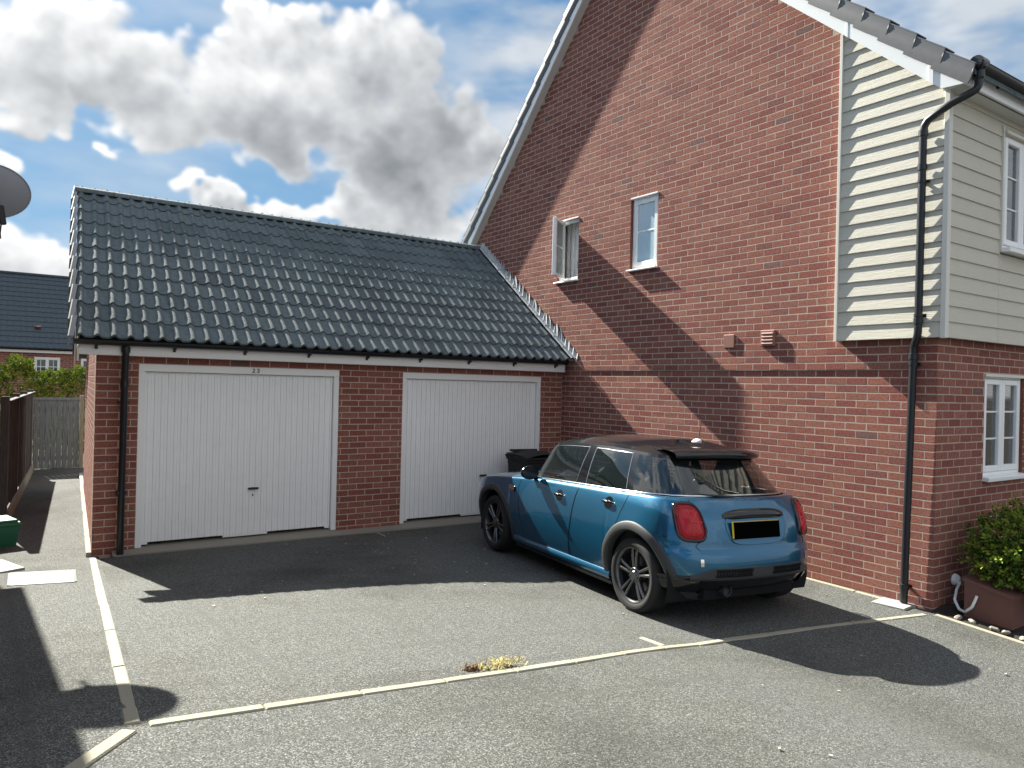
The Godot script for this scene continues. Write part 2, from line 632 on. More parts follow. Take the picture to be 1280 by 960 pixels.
	material("dry_grass", Color(0.55, 0.42, 0.16), 0.8)
	material("litter", Color(0.34, 0.32, 0.27), 0.8)
	# car
	m = material("car_paint", Color(0.001, 0.105, 0.215), 0.30, 0.6, 0.6)
	m.clearcoat_enabled = true
	m.clearcoat = 1.0
	m.clearcoat_roughness = 0.02
	m = material("car_black", Color(0.006, 0.007, 0.009), 0.14, 0.0, 0.5)
	m.clearcoat_enabled = true
	m.clearcoat = 0.25
	m.clearcoat_roughness = 0.02
	material("car_trim", Color(0.035, 0.037, 0.04), 0.6)
	material("rubber", Color(0.014, 0.014, 0.015), 0.8)
	material("alloy_black", Color(0.13, 0.13, 0.135), 0.28, 0.85, 0.6)
	material("chrome", Color(0.75, 0.76, 0.78), 0.12, 1.0)
	m = material("lamp_red", Color(0.42, 0.0, 0.008), 0.22, 0.0, 0.4)
	m.clearcoat_enabled = true
	m.clearcoat = 0.25
	m.clearcoat_roughness = 0.02
	material("lamp_pale", Color(0.62, 0.05, 0.06), 0.3)
	material("lamp_dark", Color(0.16, 0.004, 0.012), 0.25)
	material("plate_yellow", Color(0.62, 0.44, 0.03), 0.4)
	material("plate_black", Color(0.002, 0.002, 0.002), 1.0, 0.0, 0.0)
	m = material("car_glass", Color(0.05, 0.06, 0.06), 0.02, 0.0, 1.0)
	m.transparency = BaseMaterial3D.TRANSPARENCY_ALPHA
	m.albedo_color = Color(0.10, 0.13, 0.13, 0.58)
	m.clearcoat_enabled = true
	m.clearcoat = 1.0
	m.clearcoat_roughness = 0.01
	material("seat", Color(0.025, 0.025, 0.027), 0.7)

# ------------------------------------------------------------------ ground
# old oil spots and dusty patches: x, z, radius, how much lighter or darker
const STAINS := [[-4.7, 2.2, 0.35, -0.22], [-4.4, 3.4, 0.22, -0.18], [-3.9, 4.4, 0.5, 0.12], [-5.4, 4.2, 0.6, 0.10], [-2.9, 4.9, 0.4, 0.14], [-5.6, 1.0, 0.3, -0.15], [-1.0, 5.9, 0.5, 0.10], [-4.5, 6.4, 0.7, -0.10], [-3.2, 6.9, 0.5, 0.10], [-6.7, 2.6, 0.3, 0.12]]

func ground_sheet(called: String, xs: Array, zs: Array, lift: float, inside: Callable, sd: int, label := "") -> void:
	var f := FastNoiseLite.new()
	f.seed = sd
	f.frequency = 0.5
	f.fractal_octaves = 4
	var fh := FastNoiseLite.new()
	fh.seed = 3
	fh.frequency = 0.5
	var g := Geo.new()
	var rows := []
	for z in zs:
		var row := PackedVector3Array()
		for x in xs:
			var xx: float = inside.call(x, z)
			row.append(Vector3(xx, gy(xx, z) + lift - (0.03 * smoothstep(5.40, 5.50, z) if called != "road" else 0.0) + fh.get_noise_2d(xx * 2.0, z * 2.0) * 0.003, z))
		rows.append(row)
	g.grid(rows, true)
	for k in g.v.size():
		var p := g.v[k]
		var wear := 0.0
		for q in STAINS:
			var dd := Vector2(p.x - q[0], p.z - q[1])
			wear += q[3] * exp(-dd.length_squared() / (q[2] * q[2]))
		for tx in [-5.35, -4.0]:
			wear += 0.07 * exp(-pow((p.x - tx + 0.07 * p.z) / 0.16, 2.0)) * (0.6 + f.get_noise_2d(p.x, p.z * 0.5))
		var a := 0.98 + wear + f.get_noise_2d(p.x * 0.7, p.z * 0.7) * 0.42 + f.get_noise_2d(p.x * 4.0 + 40.0, p.z * 4.0) * 0.20
		g.c[k] = Color(a * 1.01, a, a * 0.97)
	struct(called, g, M.asphalt, label)

func spread(a: float, b: float, step: float) -> Array:
	var n := maxi(1, int(ceil((b - a) / step)))
	var o := []
	for k in n + 1:
		o.append(lerpf(a, b, float(k) / n))
	return o

func make_ground() -> void:
	# one sheet out to the horizon, under all the others
	var xs := [-900.0, -300.0, -100.0, -40.0] + spread(-20.0, 12.0, 0.5) + [20.0, 60.0, 200.0, 900.0]
	var zs := [-900.0, -300.0, -100.0, -40.0] + spread(-20.0, 14.0, 0.5) + [20.0, 60.0, 200.0, 900.0]
	var g := Geo.new()
	var rows := []
	for z in zs:
		var row := PackedVector3Array()
		for x in xs:
			row.append(Vector3(x, gy(clampf(x, -12.0, 6.0), z) - 0.10, z))
		rows.append(row)
	g.grid(rows, true)
	struct("ground", g, M.soil)
	ground_sheet("driveway", spread(0.0, 1.0, 0.024), spread(0.19, 5.5, 0.06), 0.0, func(t, z): return lerpf(edge_x(z), 0.0, t), 3)
	ground_sheet("road", spread(-13.0, 0.0, 0.2), spread(5.36, 9.0, 0.12) + spread(9.5, 24.0, 0.5), -0.003, func(x, z): return x, 4)
	ground_sheet("road", spread(0.0, 14.0, 0.5), spread(7.4, 9.0, 0.2) + spread(9.5, 24.0, 0.5), -0.004, func(x, z): return x, 5)
	ground_sheet("path", spread(0.0, 1.0, 0.05), spread(-9.5, 5.5, 0.06), 0.002, func(t, z): return lerpf(edge_x(z) - 1.05 - 0.012 * maxf(0.0, -z) * 0.0, edge_x(z) + 0.06, t), 6)

# a flush row of edging blocks between two points on the ground
func edging(called: String, line: Array, width: float, block: float, rise: float, sd: int, label: String) -> void:
	var o := thing(called, label, "kerb")
	o.set_meta("kind", "structure")
	o.remove_meta("category")
	rng.seed = sd
	var at := [0.0]
	var lx := []
	var lz := []
	for k in line.size():
		lx.append(line[k].x)
		lz.append(line[k].y)
		if k > 0:
			at.append(at[k - 1] + (line[k] as Vector2).distance_to(line[k - 1]))
	var n := maxi(1, int(round(at[-1] / block)))
	for k in n:
		var s0: float = at[-1] * k / n
		var s1: float = at[-1] * (k + 1) / n
		var p0 := Vector2(curve_list(at, lx, s0), curve_list(at, lz, s0))
		var p1 := Vector2(curve_list(at, lx, s1), curve_list(at, lz, s1))
		var h0 := gy(p0.x, p0.y)
		var h1 := gy(p1.x, p1.y)
		var mid := Vector3((p0.x + p1.x) * 0.5, (h0 + h1) * 0.5, (p0.y + p1.y) * 0.5)
		var along := Vector3(p1.x - p0.x, h1 - h0, p1.y - p0.y)
		var xa := along.normalized()
		var za := xa.cross(Vector3.UP).normalized()
		var bs := Basis(xa, za.cross(xa).normalized(), za)
		var g := Geo.new()
		var tone := rng.randf_range(0.88, 1.05)
		g.col = Color(tone, tone * rng.randf_range(0.98, 1.0), tone * rng.randf_range(0.93, 1.0))
		bs = bs * Basis(Vector3.UP, rng.randf_range(-0.003, 0.003))
		g.box(mid + Vector3(0, rise - 0.06 + rng.randf_range(-0.002, 0.002), 0) + za * rng.randf_range(-0.002, 0.002), Vector3(along.length() - 0.005, 0.12, width * rng.randf_range(0.94, 1.04)), bs, 0.006)
		obj("kerb_block", g, M.stone_edging, o)

func make_edgings() -> void:
	edging("kerb", [Vector2(edge_x(0.12), 0.12), Vector2(edge_x(5.60), 5.60)], 0.060, 0.92, 0.008, 11, "pale edging stones along the left side of the driveway")
	edging("kerb", [Vector2(-6.54, 5.626), Vector2(-6.179, 5.626), Vector2(-5.665, 5.612), Vector2(-5.037, 5.587), Vector2(-4.352, 5.523), Vector2(-3.283, 5.347), Vector2(-2.534, 5.189), Vector2(-1.671, 5.26), Vector2(-0.883, 5.372), Vector2(-0.171, 5.504)], 0.060, 0.46, 0.005, 12, "pale edging stones across the front of the driveway")
	edging("kerb", [Vector2(-6.61, 5.66), Vector2(-6.98, 6.12)], 0.07, 0.92, 0.008, 13, "short run of pale edging stones turning off the driveway corner")
	edging("kerb", [Vector2(-3.285, 5.086), Vector2(-3.284, 5.315)], 0.05, 0.5, 0.006, 14, "short pale stub of edging marking off two parking bays")
	edging("kerb", [Vector2(-3.06, 0.22), Vector2(-3.075, 0.46)], 0.028, 0.5, 0.004, 15, "tiny pale mark between the parking bays near the garage")
	edging("kerb", [Vector2(edge_x(-7.4) - 0.02, -7.4), Vector2(edge_x(0.0) - 0.03, 0.0)], 0.06, 0.92, 0.05, 16, "raised pale edging stones along the foot of the garage side wall")
	edging("kerb", [Vector2(-0.045, 3.6), Vector2(-0.05, 5.35)], 0.05, 0.6, 0.012, 17, "thin pale concrete strip at the foot of the gable wall")
	edging("kerb", [Vector2(-0.115, 5.56), Vector2(-0.115, 7.3)], 0.05, 0.9, 0.015, 18, "narrow grey edging in front of the shrub bed")

# ------------------------------------------------------------------ bricks
const BRICK_TONES := [[0.30, 0.118, 0.092], [0.28, 0.105, 0.084], [0.315, 0.130, 0.099], [0.262, 0.096, 0.079], [0.295, 0.126, 0.100], [0.33, 0.142, 0.106], [0.248, 0.103, 0.088], [0.205, 0.112, 0.10]]
var brick_meshes := []

func make_brick_meshes() -> void:
	for t in BRICK_TONES:
		var g := Geo.new()
		g.col = Color(t[0], t[1], t[2])
		brick_shape(g)
		brick_meshes.append(g.mesh())
	var gw := Geo.new()
	brick_shape(gw)
	brick_meshes.append(gw.mesh())

# a stretcher 0.215 x 0.065, its face at z = 0, 20 mm deep
func brick_shape(g: Geo) -> void:
	var hx := 0.1075
	var hy := 0.0325
	var bv := 0.0025
	var f := [Vector3(-hx + bv, -hy + bv, 0), Vector3(hx - bv, -hy + bv, 0), Vector3(hx - bv, hy - bv, 0), Vector3(-hx + bv, hy - bv, 0)]
	var s := [Vector3(-hx, -hy, -0.0010), Vector3(hx, -hy, -0.0010), Vector3(hx, hy, -0.0010), Vector3(-hx, hy, -0.0010)]
	g.quad(f[0], f[1], f[2], f[3])
	for k in 4:
		var l := (k + 1) % 4
		g.quad(s[k], s[l], f[l], f[k])
		g.quad(s[k] + Vector3(0, 0, -0.02), s[l] + Vector3(0, 0, -0.02), s[l], s[k])

func brick_tone() -> int:
	var r := rng.randf()
	if r < 0.008:
		return 7
	if r < 0.06:
		return 6
	return rng.randi_range(0, 5)

# lays out stretcher bond; spots are [u centre, length, y centre]
func bond(u0: float, u1: float, y0: float, y1: float, course0: int, corner_at_u1 := true) -> Array:
	var out := []
	var n := int(floor((y1 - y0) / 0.075))
	for k in n:
		var y := y0 + 0.075 * k + 0.0375
		var odd := (k + course0) % 2 == 1
		var u := u1
		var first := true
		while u > u0 + 0.02:
			var ln := 0.215
			if first and odd:
				ln = 0.1025
			first = false
			var a := maxf(u - ln, u0)
			if u - a > 0.025:
				out.append([(u + a) * 0.5, u - a, y])
			u = a - 0.01
	if not corner_at_u1:
		for s in out:
			s[0] = u0 + u1 - s[0]
	return out

# cut a row of bricks round openings [u0, u1, y0, y1]
func cut(spots: Array, holes: Array) -> Array:
	var out := []
	for s in spots:
		var parts := [[s[0] - s[1] * 0.5, s[0] + s[1] * 0.5]]
		for h in holes:
			if s[2] > h[2] and s[2] < h[3]:
				var nxt := []
				for p in parts:
					if p[1] <= h[0] or p[0] >= h[1]:
						nxt.append(p)
						continue
					if p[0] < h[0]:
						nxt.append([p[0], h[0]])
					if p[1] > h[1]:
						nxt.append([h[1], p[1]])
				parts = nxt
		for p in parts:
			if p[1] - p[0] > 0.02:
				out.append([(p[0] + p[1]) * 0.5, p[1] - p[0], s[2]])
	return out

# spots: [Transform3D, length]; the nearest ones are parts, the rest one mass
func lay_bricks(owner_node: Node, spots: Array, single: int) -> void:
	var cam := Vector3(-7.0869, 1.9719, 8.9244)
	var order := []
	for k in spots.size():
		var xf: Transform3D = spots[k][0]
		var d := xf.origin - cam
		var face := absf(d.normalized().dot(xf.basis.z.normalized()))
		order.append([-face * spots[k][1] / d.length_squared(), k])
	order.sort_custom(func(a, b): return a[0] < b[0])
	var rest := []
	for i in order.size():
		var s = spots[order[i][1]]
		var xf: Transform3D = s[0]
		var jit := Vector3(rng.randf_range(-0.001, 0.001), rng.randf_range(-0.001, 0.001), rng.randf_range(0.0001, 0.0009))
		xf.origin += xf.basis * jit
		xf.basis = xf.basis * Basis.from_euler(Vector3(rng.randf_range(-0.004, 0.004), rng.randf_range(-0.0012, 0.0012), rng.randf_range(-0.004, 0.004))) * Basis.from_scale(Vector3(s[1] / 0.215, 1, 1))
		if i < single:
			obj("brick", brick_meshes[brick_tone()], M.brick, owner_node, xf)
		else:
			rest.append(xf)
	if rest.size() > 0:
		var mm := MultiMesh.new()
		mm.transform_format = MultiMesh.TRANSFORM_3D
		mm.use_colors = true
		mm.mesh = brick_meshes[brick_meshes.size() - 1]
		mm.instance_count = rest.size()
		for k in rest.size():
			mm.set_instance_transform(k, rest[k])
			var t: Array = BRICK_TONES[brick_tone()]
			var a := rng.randf_range(0.93, 1.07)
			mm.set_instance_color(k, Color(t[0] * a, t[1] * a, t[2] * a))
		var mi := MultiMeshInstance3D.new()
		mi.name = numbered("brickwork", owner_node)
		mi.multimesh = mm
		mi.material_override = M.brick
		mi.set_meta("kind", "stuff")
		owner_node.add_child(mi, true)

# ------------------------------------------------------------------ garage
const EAVE_Y := 2.350
const EAVE_Z := 0.30
const RIDGE_Y := 4.385
const RIDGE_Z := -2.40
func slope_at(s: float) -> Vector3:      # a point on the tile plane, s from eave to ridge
	return Vector3(0, lerpf(EAVE_Y, RIDGE_Y, s), lerpf(EAVE_Z, RIDGE_Z, s))

func make_garage() -> void:
	var o := thing("garage", "red brick double garage with dark tiled roof and two white doors", "garage", Vector3.ZERO)
	var d1 := [-5.780, -3.519]
	var d2 := [-2.652, -0.391]
	var top := 2.114
	var xl := -6.185
	# wall: piers, strip over the doors, side, back
	var g := Geo.new()
	var ybot := -0.1
	for r in [[xl, d1[0], ybot, 2.4], [d1[1], d2[0], ybot, 2.4], [d2[1], -0.0, ybot, 2.4], [d1[0], d1[1], top, 2.4], [d2[0], d2[1], top, 2.4]]:
		g.box(Vector3((r[0] + r[1]) * 0.5, (r[2] + r[3]) * 0.5, -0.0505), Vector3(r[1] - r[0], r[3] - r[2], 0.1))
	obj("wall", g, M.mortar, o)
	g = Geo.new()
	var bl := edge_x(-5.3) - 0.0 + 0.012
	var back := -5.3
	var sd := Vector3(xl - edge_x(0) + edge_x(back) + 0.0, 0, back)
	# side wall with its gable, as one solid
	var along := Vector3(sd.x - xl, 0, back)
	var ln := along.length()
	var bs := Basis(along.normalized(), Vector3.UP, along.normalized().cross(Vector3.UP))
	var poly := PackedVector2Array([Vector2(0.101, -0.1), Vector2(ln, -0.1), Vector2(ln, 2.25), Vector2(ln * 0.46, 4.10), Vector2(0.101, 2.25)])
	g.prism(poly, Transform3D(bs, Vector3(xl + 0.001, 0, 0)), 0.1)
	g.box(Vector3((sd.x) * 0.5 + 0.05, 1.05, back - 0.05), Vector3(-sd.x - 0.1, 2.4, 0.1))
	g.box(Vector3(-0.06, 1.05, -2.6), Vector3(0.1, 2.4, 4.9))
	g.box(Vector3(-3.0, 0.02, -2.7), Vector3(6.0, 0.08, 5.0))
	obj("side_wall", g, M.mortar, o)
	# bricks
	rng.seed = 101
	var spots := []
	var y0 := 2.19 - 0.075 * 30
	for s in cut(bond(xl, -0.004, y0, 2.20, 0, true), [[d1[0], d1[1], -1.0, top], [d2[0], d2[1], -1.0, top]]):
		if s[2] > gy(s[0], 0.0) - 0.03:
			spots.append([Transform3D(Basis.IDENTITY, Vector3(s[0], s[2], 0.0)), s[1]])
	# side wall bricks, facing the path
	var sb := Basis(-along.normalized(), Vector3.UP, (-along.normalized()).cross(Vector3.UP))
	for s in bond(-ln, -0.0, y0, 4.25, 1, true):
		if s[2] < 2.25 + (2.0 / (ln * 0.5)) * minf(-s[0], ln + s[0]) - 0.05 and s[2] > 0.05:
			spots.append([Transform3D(sb, Vector3(xl, 0, 0) + along.normalized() * (-s[0]) + Vector3(0, s[2], 0)), s[1]])
	lay_bricks(o, spots, 300)
	# concrete footing strip, threshold and slotted drain
	g = Geo.new()
	for k in 12:
		var xa := lerpf(-6.0, -0.02, k / 12.0)
		var xb := lerpf(-6.0, -0.02, (k + 1) / 12.0)
		var ha := gy(xa, 0.1)
		g.quad(Vector3(xa, ha + 0.004, 0.115), Vector3(xb, ha + 0.004, 0.115), Vector3(xb, ha + 0.035, 0.004), Vector3(xa, ha + 0.035, 0.004))
	for d in [d1, d2]:
		g.quad(Vector3(d[0], 0.12, 0.0045), Vector3(d[1], 0.12, 0.0045), Vector3(d[1], 0.142, -0.12), Vector3(d[0], 0.142, -0.12))
		g.quad(Vector3(d[0], 0.05, 0.0046), Vector3(d[1], 0.05, 0.0046), Vector3(d[1], 0.12, 0.0046), Vector3(d[0], 0.12, 0.0046))
	obj("threshold", g, M.concrete, o)
	var dr := obj("drain_channel", drain_frame(), M.concrete, o)
	g = Geo.new()
	for k in 200:
		var x := lerpf(-5.95, -0.6, k / 199.0)
		g.box(Vector3(x, gy(x, 0.15) + 0.003, 0.15), Vector3(0.012, 0.006, 0.044))
	obj("grating", g, M.concrete, dr).set_meta("kind", "stuff")
	garage_door(o, d1, top, "23", 0.97)
	garage_door(o, d2, top, "", 0.97)
	# eaves: fascia, soffit, gutter, pipe
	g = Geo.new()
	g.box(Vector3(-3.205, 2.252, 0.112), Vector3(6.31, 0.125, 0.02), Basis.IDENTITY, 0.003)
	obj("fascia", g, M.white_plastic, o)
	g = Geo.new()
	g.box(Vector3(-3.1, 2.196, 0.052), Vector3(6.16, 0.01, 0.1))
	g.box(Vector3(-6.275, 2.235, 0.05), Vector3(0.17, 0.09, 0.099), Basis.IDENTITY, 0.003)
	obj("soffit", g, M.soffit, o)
	# sloping boards along the left verge
	g = Geo.new()
	for sgn in [1.0, -1.0]:
		var a := Vector3(-6.36, 2.16, 0.10)
		var b := Vector3(-6.165, 4.26, -2.40)
		if sgn < 0:
			a = Vector3(-5.95, 2.16, -5.4)
		var xa := (b - a).normalized()
		var za := Vector3(1, 0, 0.07).normalized()
		var ya := za.cross(xa).normalized()
		g.box((a + b) * 0.5 + Vector3(0, 0.02, 0), Vector3((b - a).length(), 0.16, 0.02), Basis(xa, ya, xa.cross(ya)), 0.002)
	obj("bargeboard", g, M.white_plastic, o)
	g = Geo.new()
	g.box(Vector3(-3.2, 2.345, 0.125), Vector3(6.3, 0.07, 0.02))
	obj("eaves_board", g, M.black_plastic, o)
	var gut := obj("gutter", half_gutter(Vector3(-6.41, 2.338, 0.185), Vector3(-0.07, 2.350, 0.185), 0.052), M.black_plastic, o)
	for k in 9:
		var x := -6.2 + k * 0.745
		g = Geo.new()
		g.box(Vector3(x, 2.300, 0.16), Vector3(0.022, 0.06, 0.07), Basis.IDENTITY, 0.006)
		g.box(Vector3(x, 2.272, 0.130), Vector3(0.03, 0.05, 0.012), Basis.IDENTITY, 0.003)
		obj("bracket", g, M.black_plastic, gut)
	g = Geo.new()
	g.tube([Vector3(-5.93, 2.30, 0.160), Vector3(-5.93, 2.22, 0.152), Vector3(-5.93, 1.9, 0.125), Vector3(-5.93, 1.0, 0.10), Vector3(-5.93, 0.10, 0.085)], 0.034, 16)
	var pipe := obj("downpipe", g, M.black_plastic, o)
	g = Geo.new()
	g.lathe([Vector2(0.034, 0), Vector2(0.042, 0.0), Vector2(0.042, 0.07), Vector2(0.034, 0.07)], Transform3D(Basis.IDENTITY, Vector3(-5.93, 1.86, 0.124)), 16)
	g.lathe([Vector2(0.034, 0), Vector2(0.044, 0.0), Vector2(0.044, 0.06), Vector2(0.034, 0.06)], Transform3D(Basis.IDENTITY, Vector3(-5.93, 2.22, 0.152)), 16)
	obj("collar", g, M.black_plastic, pipe)
	for y in [1.7, 0.75]:
		g = Geo.new()
		g.box(Vector3(-5.93, y, 0.06), Vector3(0.10, 0.03, 0.115), Basis.IDENTITY, 0.004)
		obj("bracket", g, M.black_plastic, pipe)
	garage_roof(o)

func drain_frame() -> Geo:
	var g := Geo.new()
	for z in [0.122, 0.178]:
		for k in 8:
			var xa := lerpf(-6.0, -0.3, k / 8.0)
			var xb := lerpf(-6.0, -0.3, (k + 1) / 8.0)
			g.box(Vector3((xa + xb) * 0.5, (gy(xa, 0.15) + gy(xb, 0.15)) * 0.5 - 0.012, z), Vector3(xb - xa, 0.036, 0.014), Basis.IDENTITY, 0.002)
	return g

func half_gutter(a: Vector3, b: Vector3, r: float) -> Geo:
	var g := Geo.new()
	var xa := (b - a).normalized()
	var za := xa.cross(Vector3.UP).normalized()
	var ya := za.cross(xa)
	var outer := []
	var inner := []
	for k in 13:
		var t := PI + PI * k / 12.0
		var o := za * cos(t) * r + ya * sin(t) * r
		var i := za * cos(t) * (r - 0.004) + ya * sin(t) * (r - 0.004)
		outer.append(PackedVector3Array([a + o, b + o]))
		inner.append(PackedVector3Array([a + i, b + i]))
	g.grid(outer, true)
	g.grid(inner)
	for s in [0, 12]:
		g.quad(outer[s][0], outer[s][1], inner[s][1], inner[s][0])
	# closed ends
	for e in [a, b]:
		for k in 12:
			var t0 := PI + PI * k / 12.0
			var t1 := PI + PI * (k + 1) / 12.0
			g.tri_out(e, e + (za * cos(t0) + ya * sin(t0)) * r, e + (za * cos(t1) + ya * sin(t1)) * r, (a + b) * 0.5)
	# rolled front lip
	g.tube([a + za * r, b + za * r], 0.005, 6)
	return g

func garage_door(o: Node, d: Array, top: float, number: String, _h: float) -> void:
	var w: float = d[1] - d[0]
	var cx: float = (d[0] + d[1]) * 0.5
	var bot := 0.150
	var g := Geo.new()
	g.box(Vector3(d[0] + 0.034, (top + bot) * 0.5 - 0.012, -0.045), Vector3(0.066, top - bot + 0.02, 0.07), Basis.IDENTITY, 0.004)
	g.box(Vector3(d[1] - 0.034, (top + bot) * 0.5 - 0.012, -0.045), Vector3(0.066, top - bot + 0.02, 0.07), Basis.IDENTITY, 0.004)
	g.box(Vector3(cx, top - 0.042, -0.043), Vector3(w - 0.002, 0.082, 0.072), Basis.IDENTITY, 0.004)
	var frame := obj("door_frame", g, M.white_plastic, o)
	if number != "":
		var t := TextMesh.new()
		var f := SystemFont.new()
		f.font_names = PackedStringArray(["Droid Sans"])
		f.font_weight = 700
		t.font = f
		t.text = "2 3"
		t.font_size = 16
		t.pixel_size = 0.0040
		t.depth = 0.003
		obj("number", t, M.car_trim, frame, Transform3D(Basis.IDENTITY, Vector3(cx + 0.105, top - 0.042, -0.005)))
	# pressed steel panel: shallow ribs
	g = Geo.new()
	var x0: float = d[0] + 0.072
	var x1: float = d[1] - 0.072
	var y1 := top - 0.088
	var y0 := bot + 0.028
	var zf := -0.062
	# backing and edge rails
	g.box(Vector3(cx, (y0 + y1) * 0.5, zf - 0.03), Vector3(x1 - x0, y1 - y0, 0.03))
	var n := 30
	var pitch := (x1 - x0 - 0.05) / n
	var pts := PackedVector2Array()
	for k in n:
		var a := x0 + 0.025 + k * pitch
		pts.append(Vector2(a - pitch * 0.03, 0.0))
		pts.append(Vector2(a + pitch * 0.03, 0.0))
		pts.append(Vector2(a + pitch * 0.06, 0.012))
		pts.append(Vector2(a + pitch * 0.46, 0.012))
		pts.append(Vector2(a + pitch * 0.50, 0.008))
		pts.append(Vector2(a + pitch * 0.54, 0.012))
		pts.append(Vector2(a + pitch * 0.94, 0.012))
	pts.append(Vector2(x1 - 0.025, 0.0))
	pts.insert(0, Vector2(x0 + 0.02, 0.012))
	pts.insert(0, Vector2(x0, 0.012))
	pts.append(Vector2(x1 - 0.02, 0.012))
	pts.append(Vector2(x1, 0.012))
	for k in pts.size() - 1:
		var a := pts[k]
		var b := pts[k + 1]
		g.quad(Vector3(a.x, y0, zf + a.y), Vector3(b.x, y0, zf + b.y), Vector3(b.x, y1 - 0.012, zf + b.y), Vector3(a.x, y1 - 0.012, zf + a.y))
	g.box(Vector3(cx, y1 - 0.006, zf), Vector3(x1 - x0, 0.012, 0.018))
	var panel := obj("door_panel", g, M.door_steel, o)
	# weather strip under the middle, dark gaps either side come from the opening
	g = Geo.new()
	g.box(Vector3(x0 + 0.03, bot + 0.015, zf), Vector3(0.06, 0.026, 0.02), Basis.IDENTITY, 0.003)
	g.box(Vector3(x1 - 0.03, bot + 0.015, zf), Vector3(0.06, 0.026, 0.02), Basis.IDENTITY, 0.003)
	var s0 := 0.40 if number != "" else 0.42
	var s1 := 0.64 if number != "" else 1.0
	g.box(Vector3(lerpf(x0, x1, (s0 + s1) * 0.5), bot + 0.014, zf + 0.004), Vector3((x1 - x0) * (s1 - s0), 0.026, 0.012), Basis.IDENTITY, 0.003)
	obj("weather_strip", g, M.white_plastic, panel)
	var hx := cx + (0.115 if number != "" else 0.165)
	g = Geo.new()
	g.box(Vector3(hx, 0.70, zf + 0.036), Vector3(0.125, 0.026, 0.022), Basis.IDENTITY, 0.009)
	g.box(Vector3(hx, 0.70, zf + 0.016), Vector3(0.03, 0.022, 0.03))
	var hd := obj("handle", g, M.black_plastic, panel)
	g = Geo.new()
	g.box(Vector3(hx, 0.62, zf + 0.009), Vector3(0.034, 0.06, 0.005), Basis.IDENTITY, 0.002)
	obj("lock_plate", g, M.white_plastic, panel)
	g = Geo.new()
	g.box(Vector3(hx, 0.622, zf + 0.0125), Vector3(0.013, 0.03, 0.004), Basis.IDENTITY, 0.0015)
	obj("keyhole", g, M.black_plastic, panel)

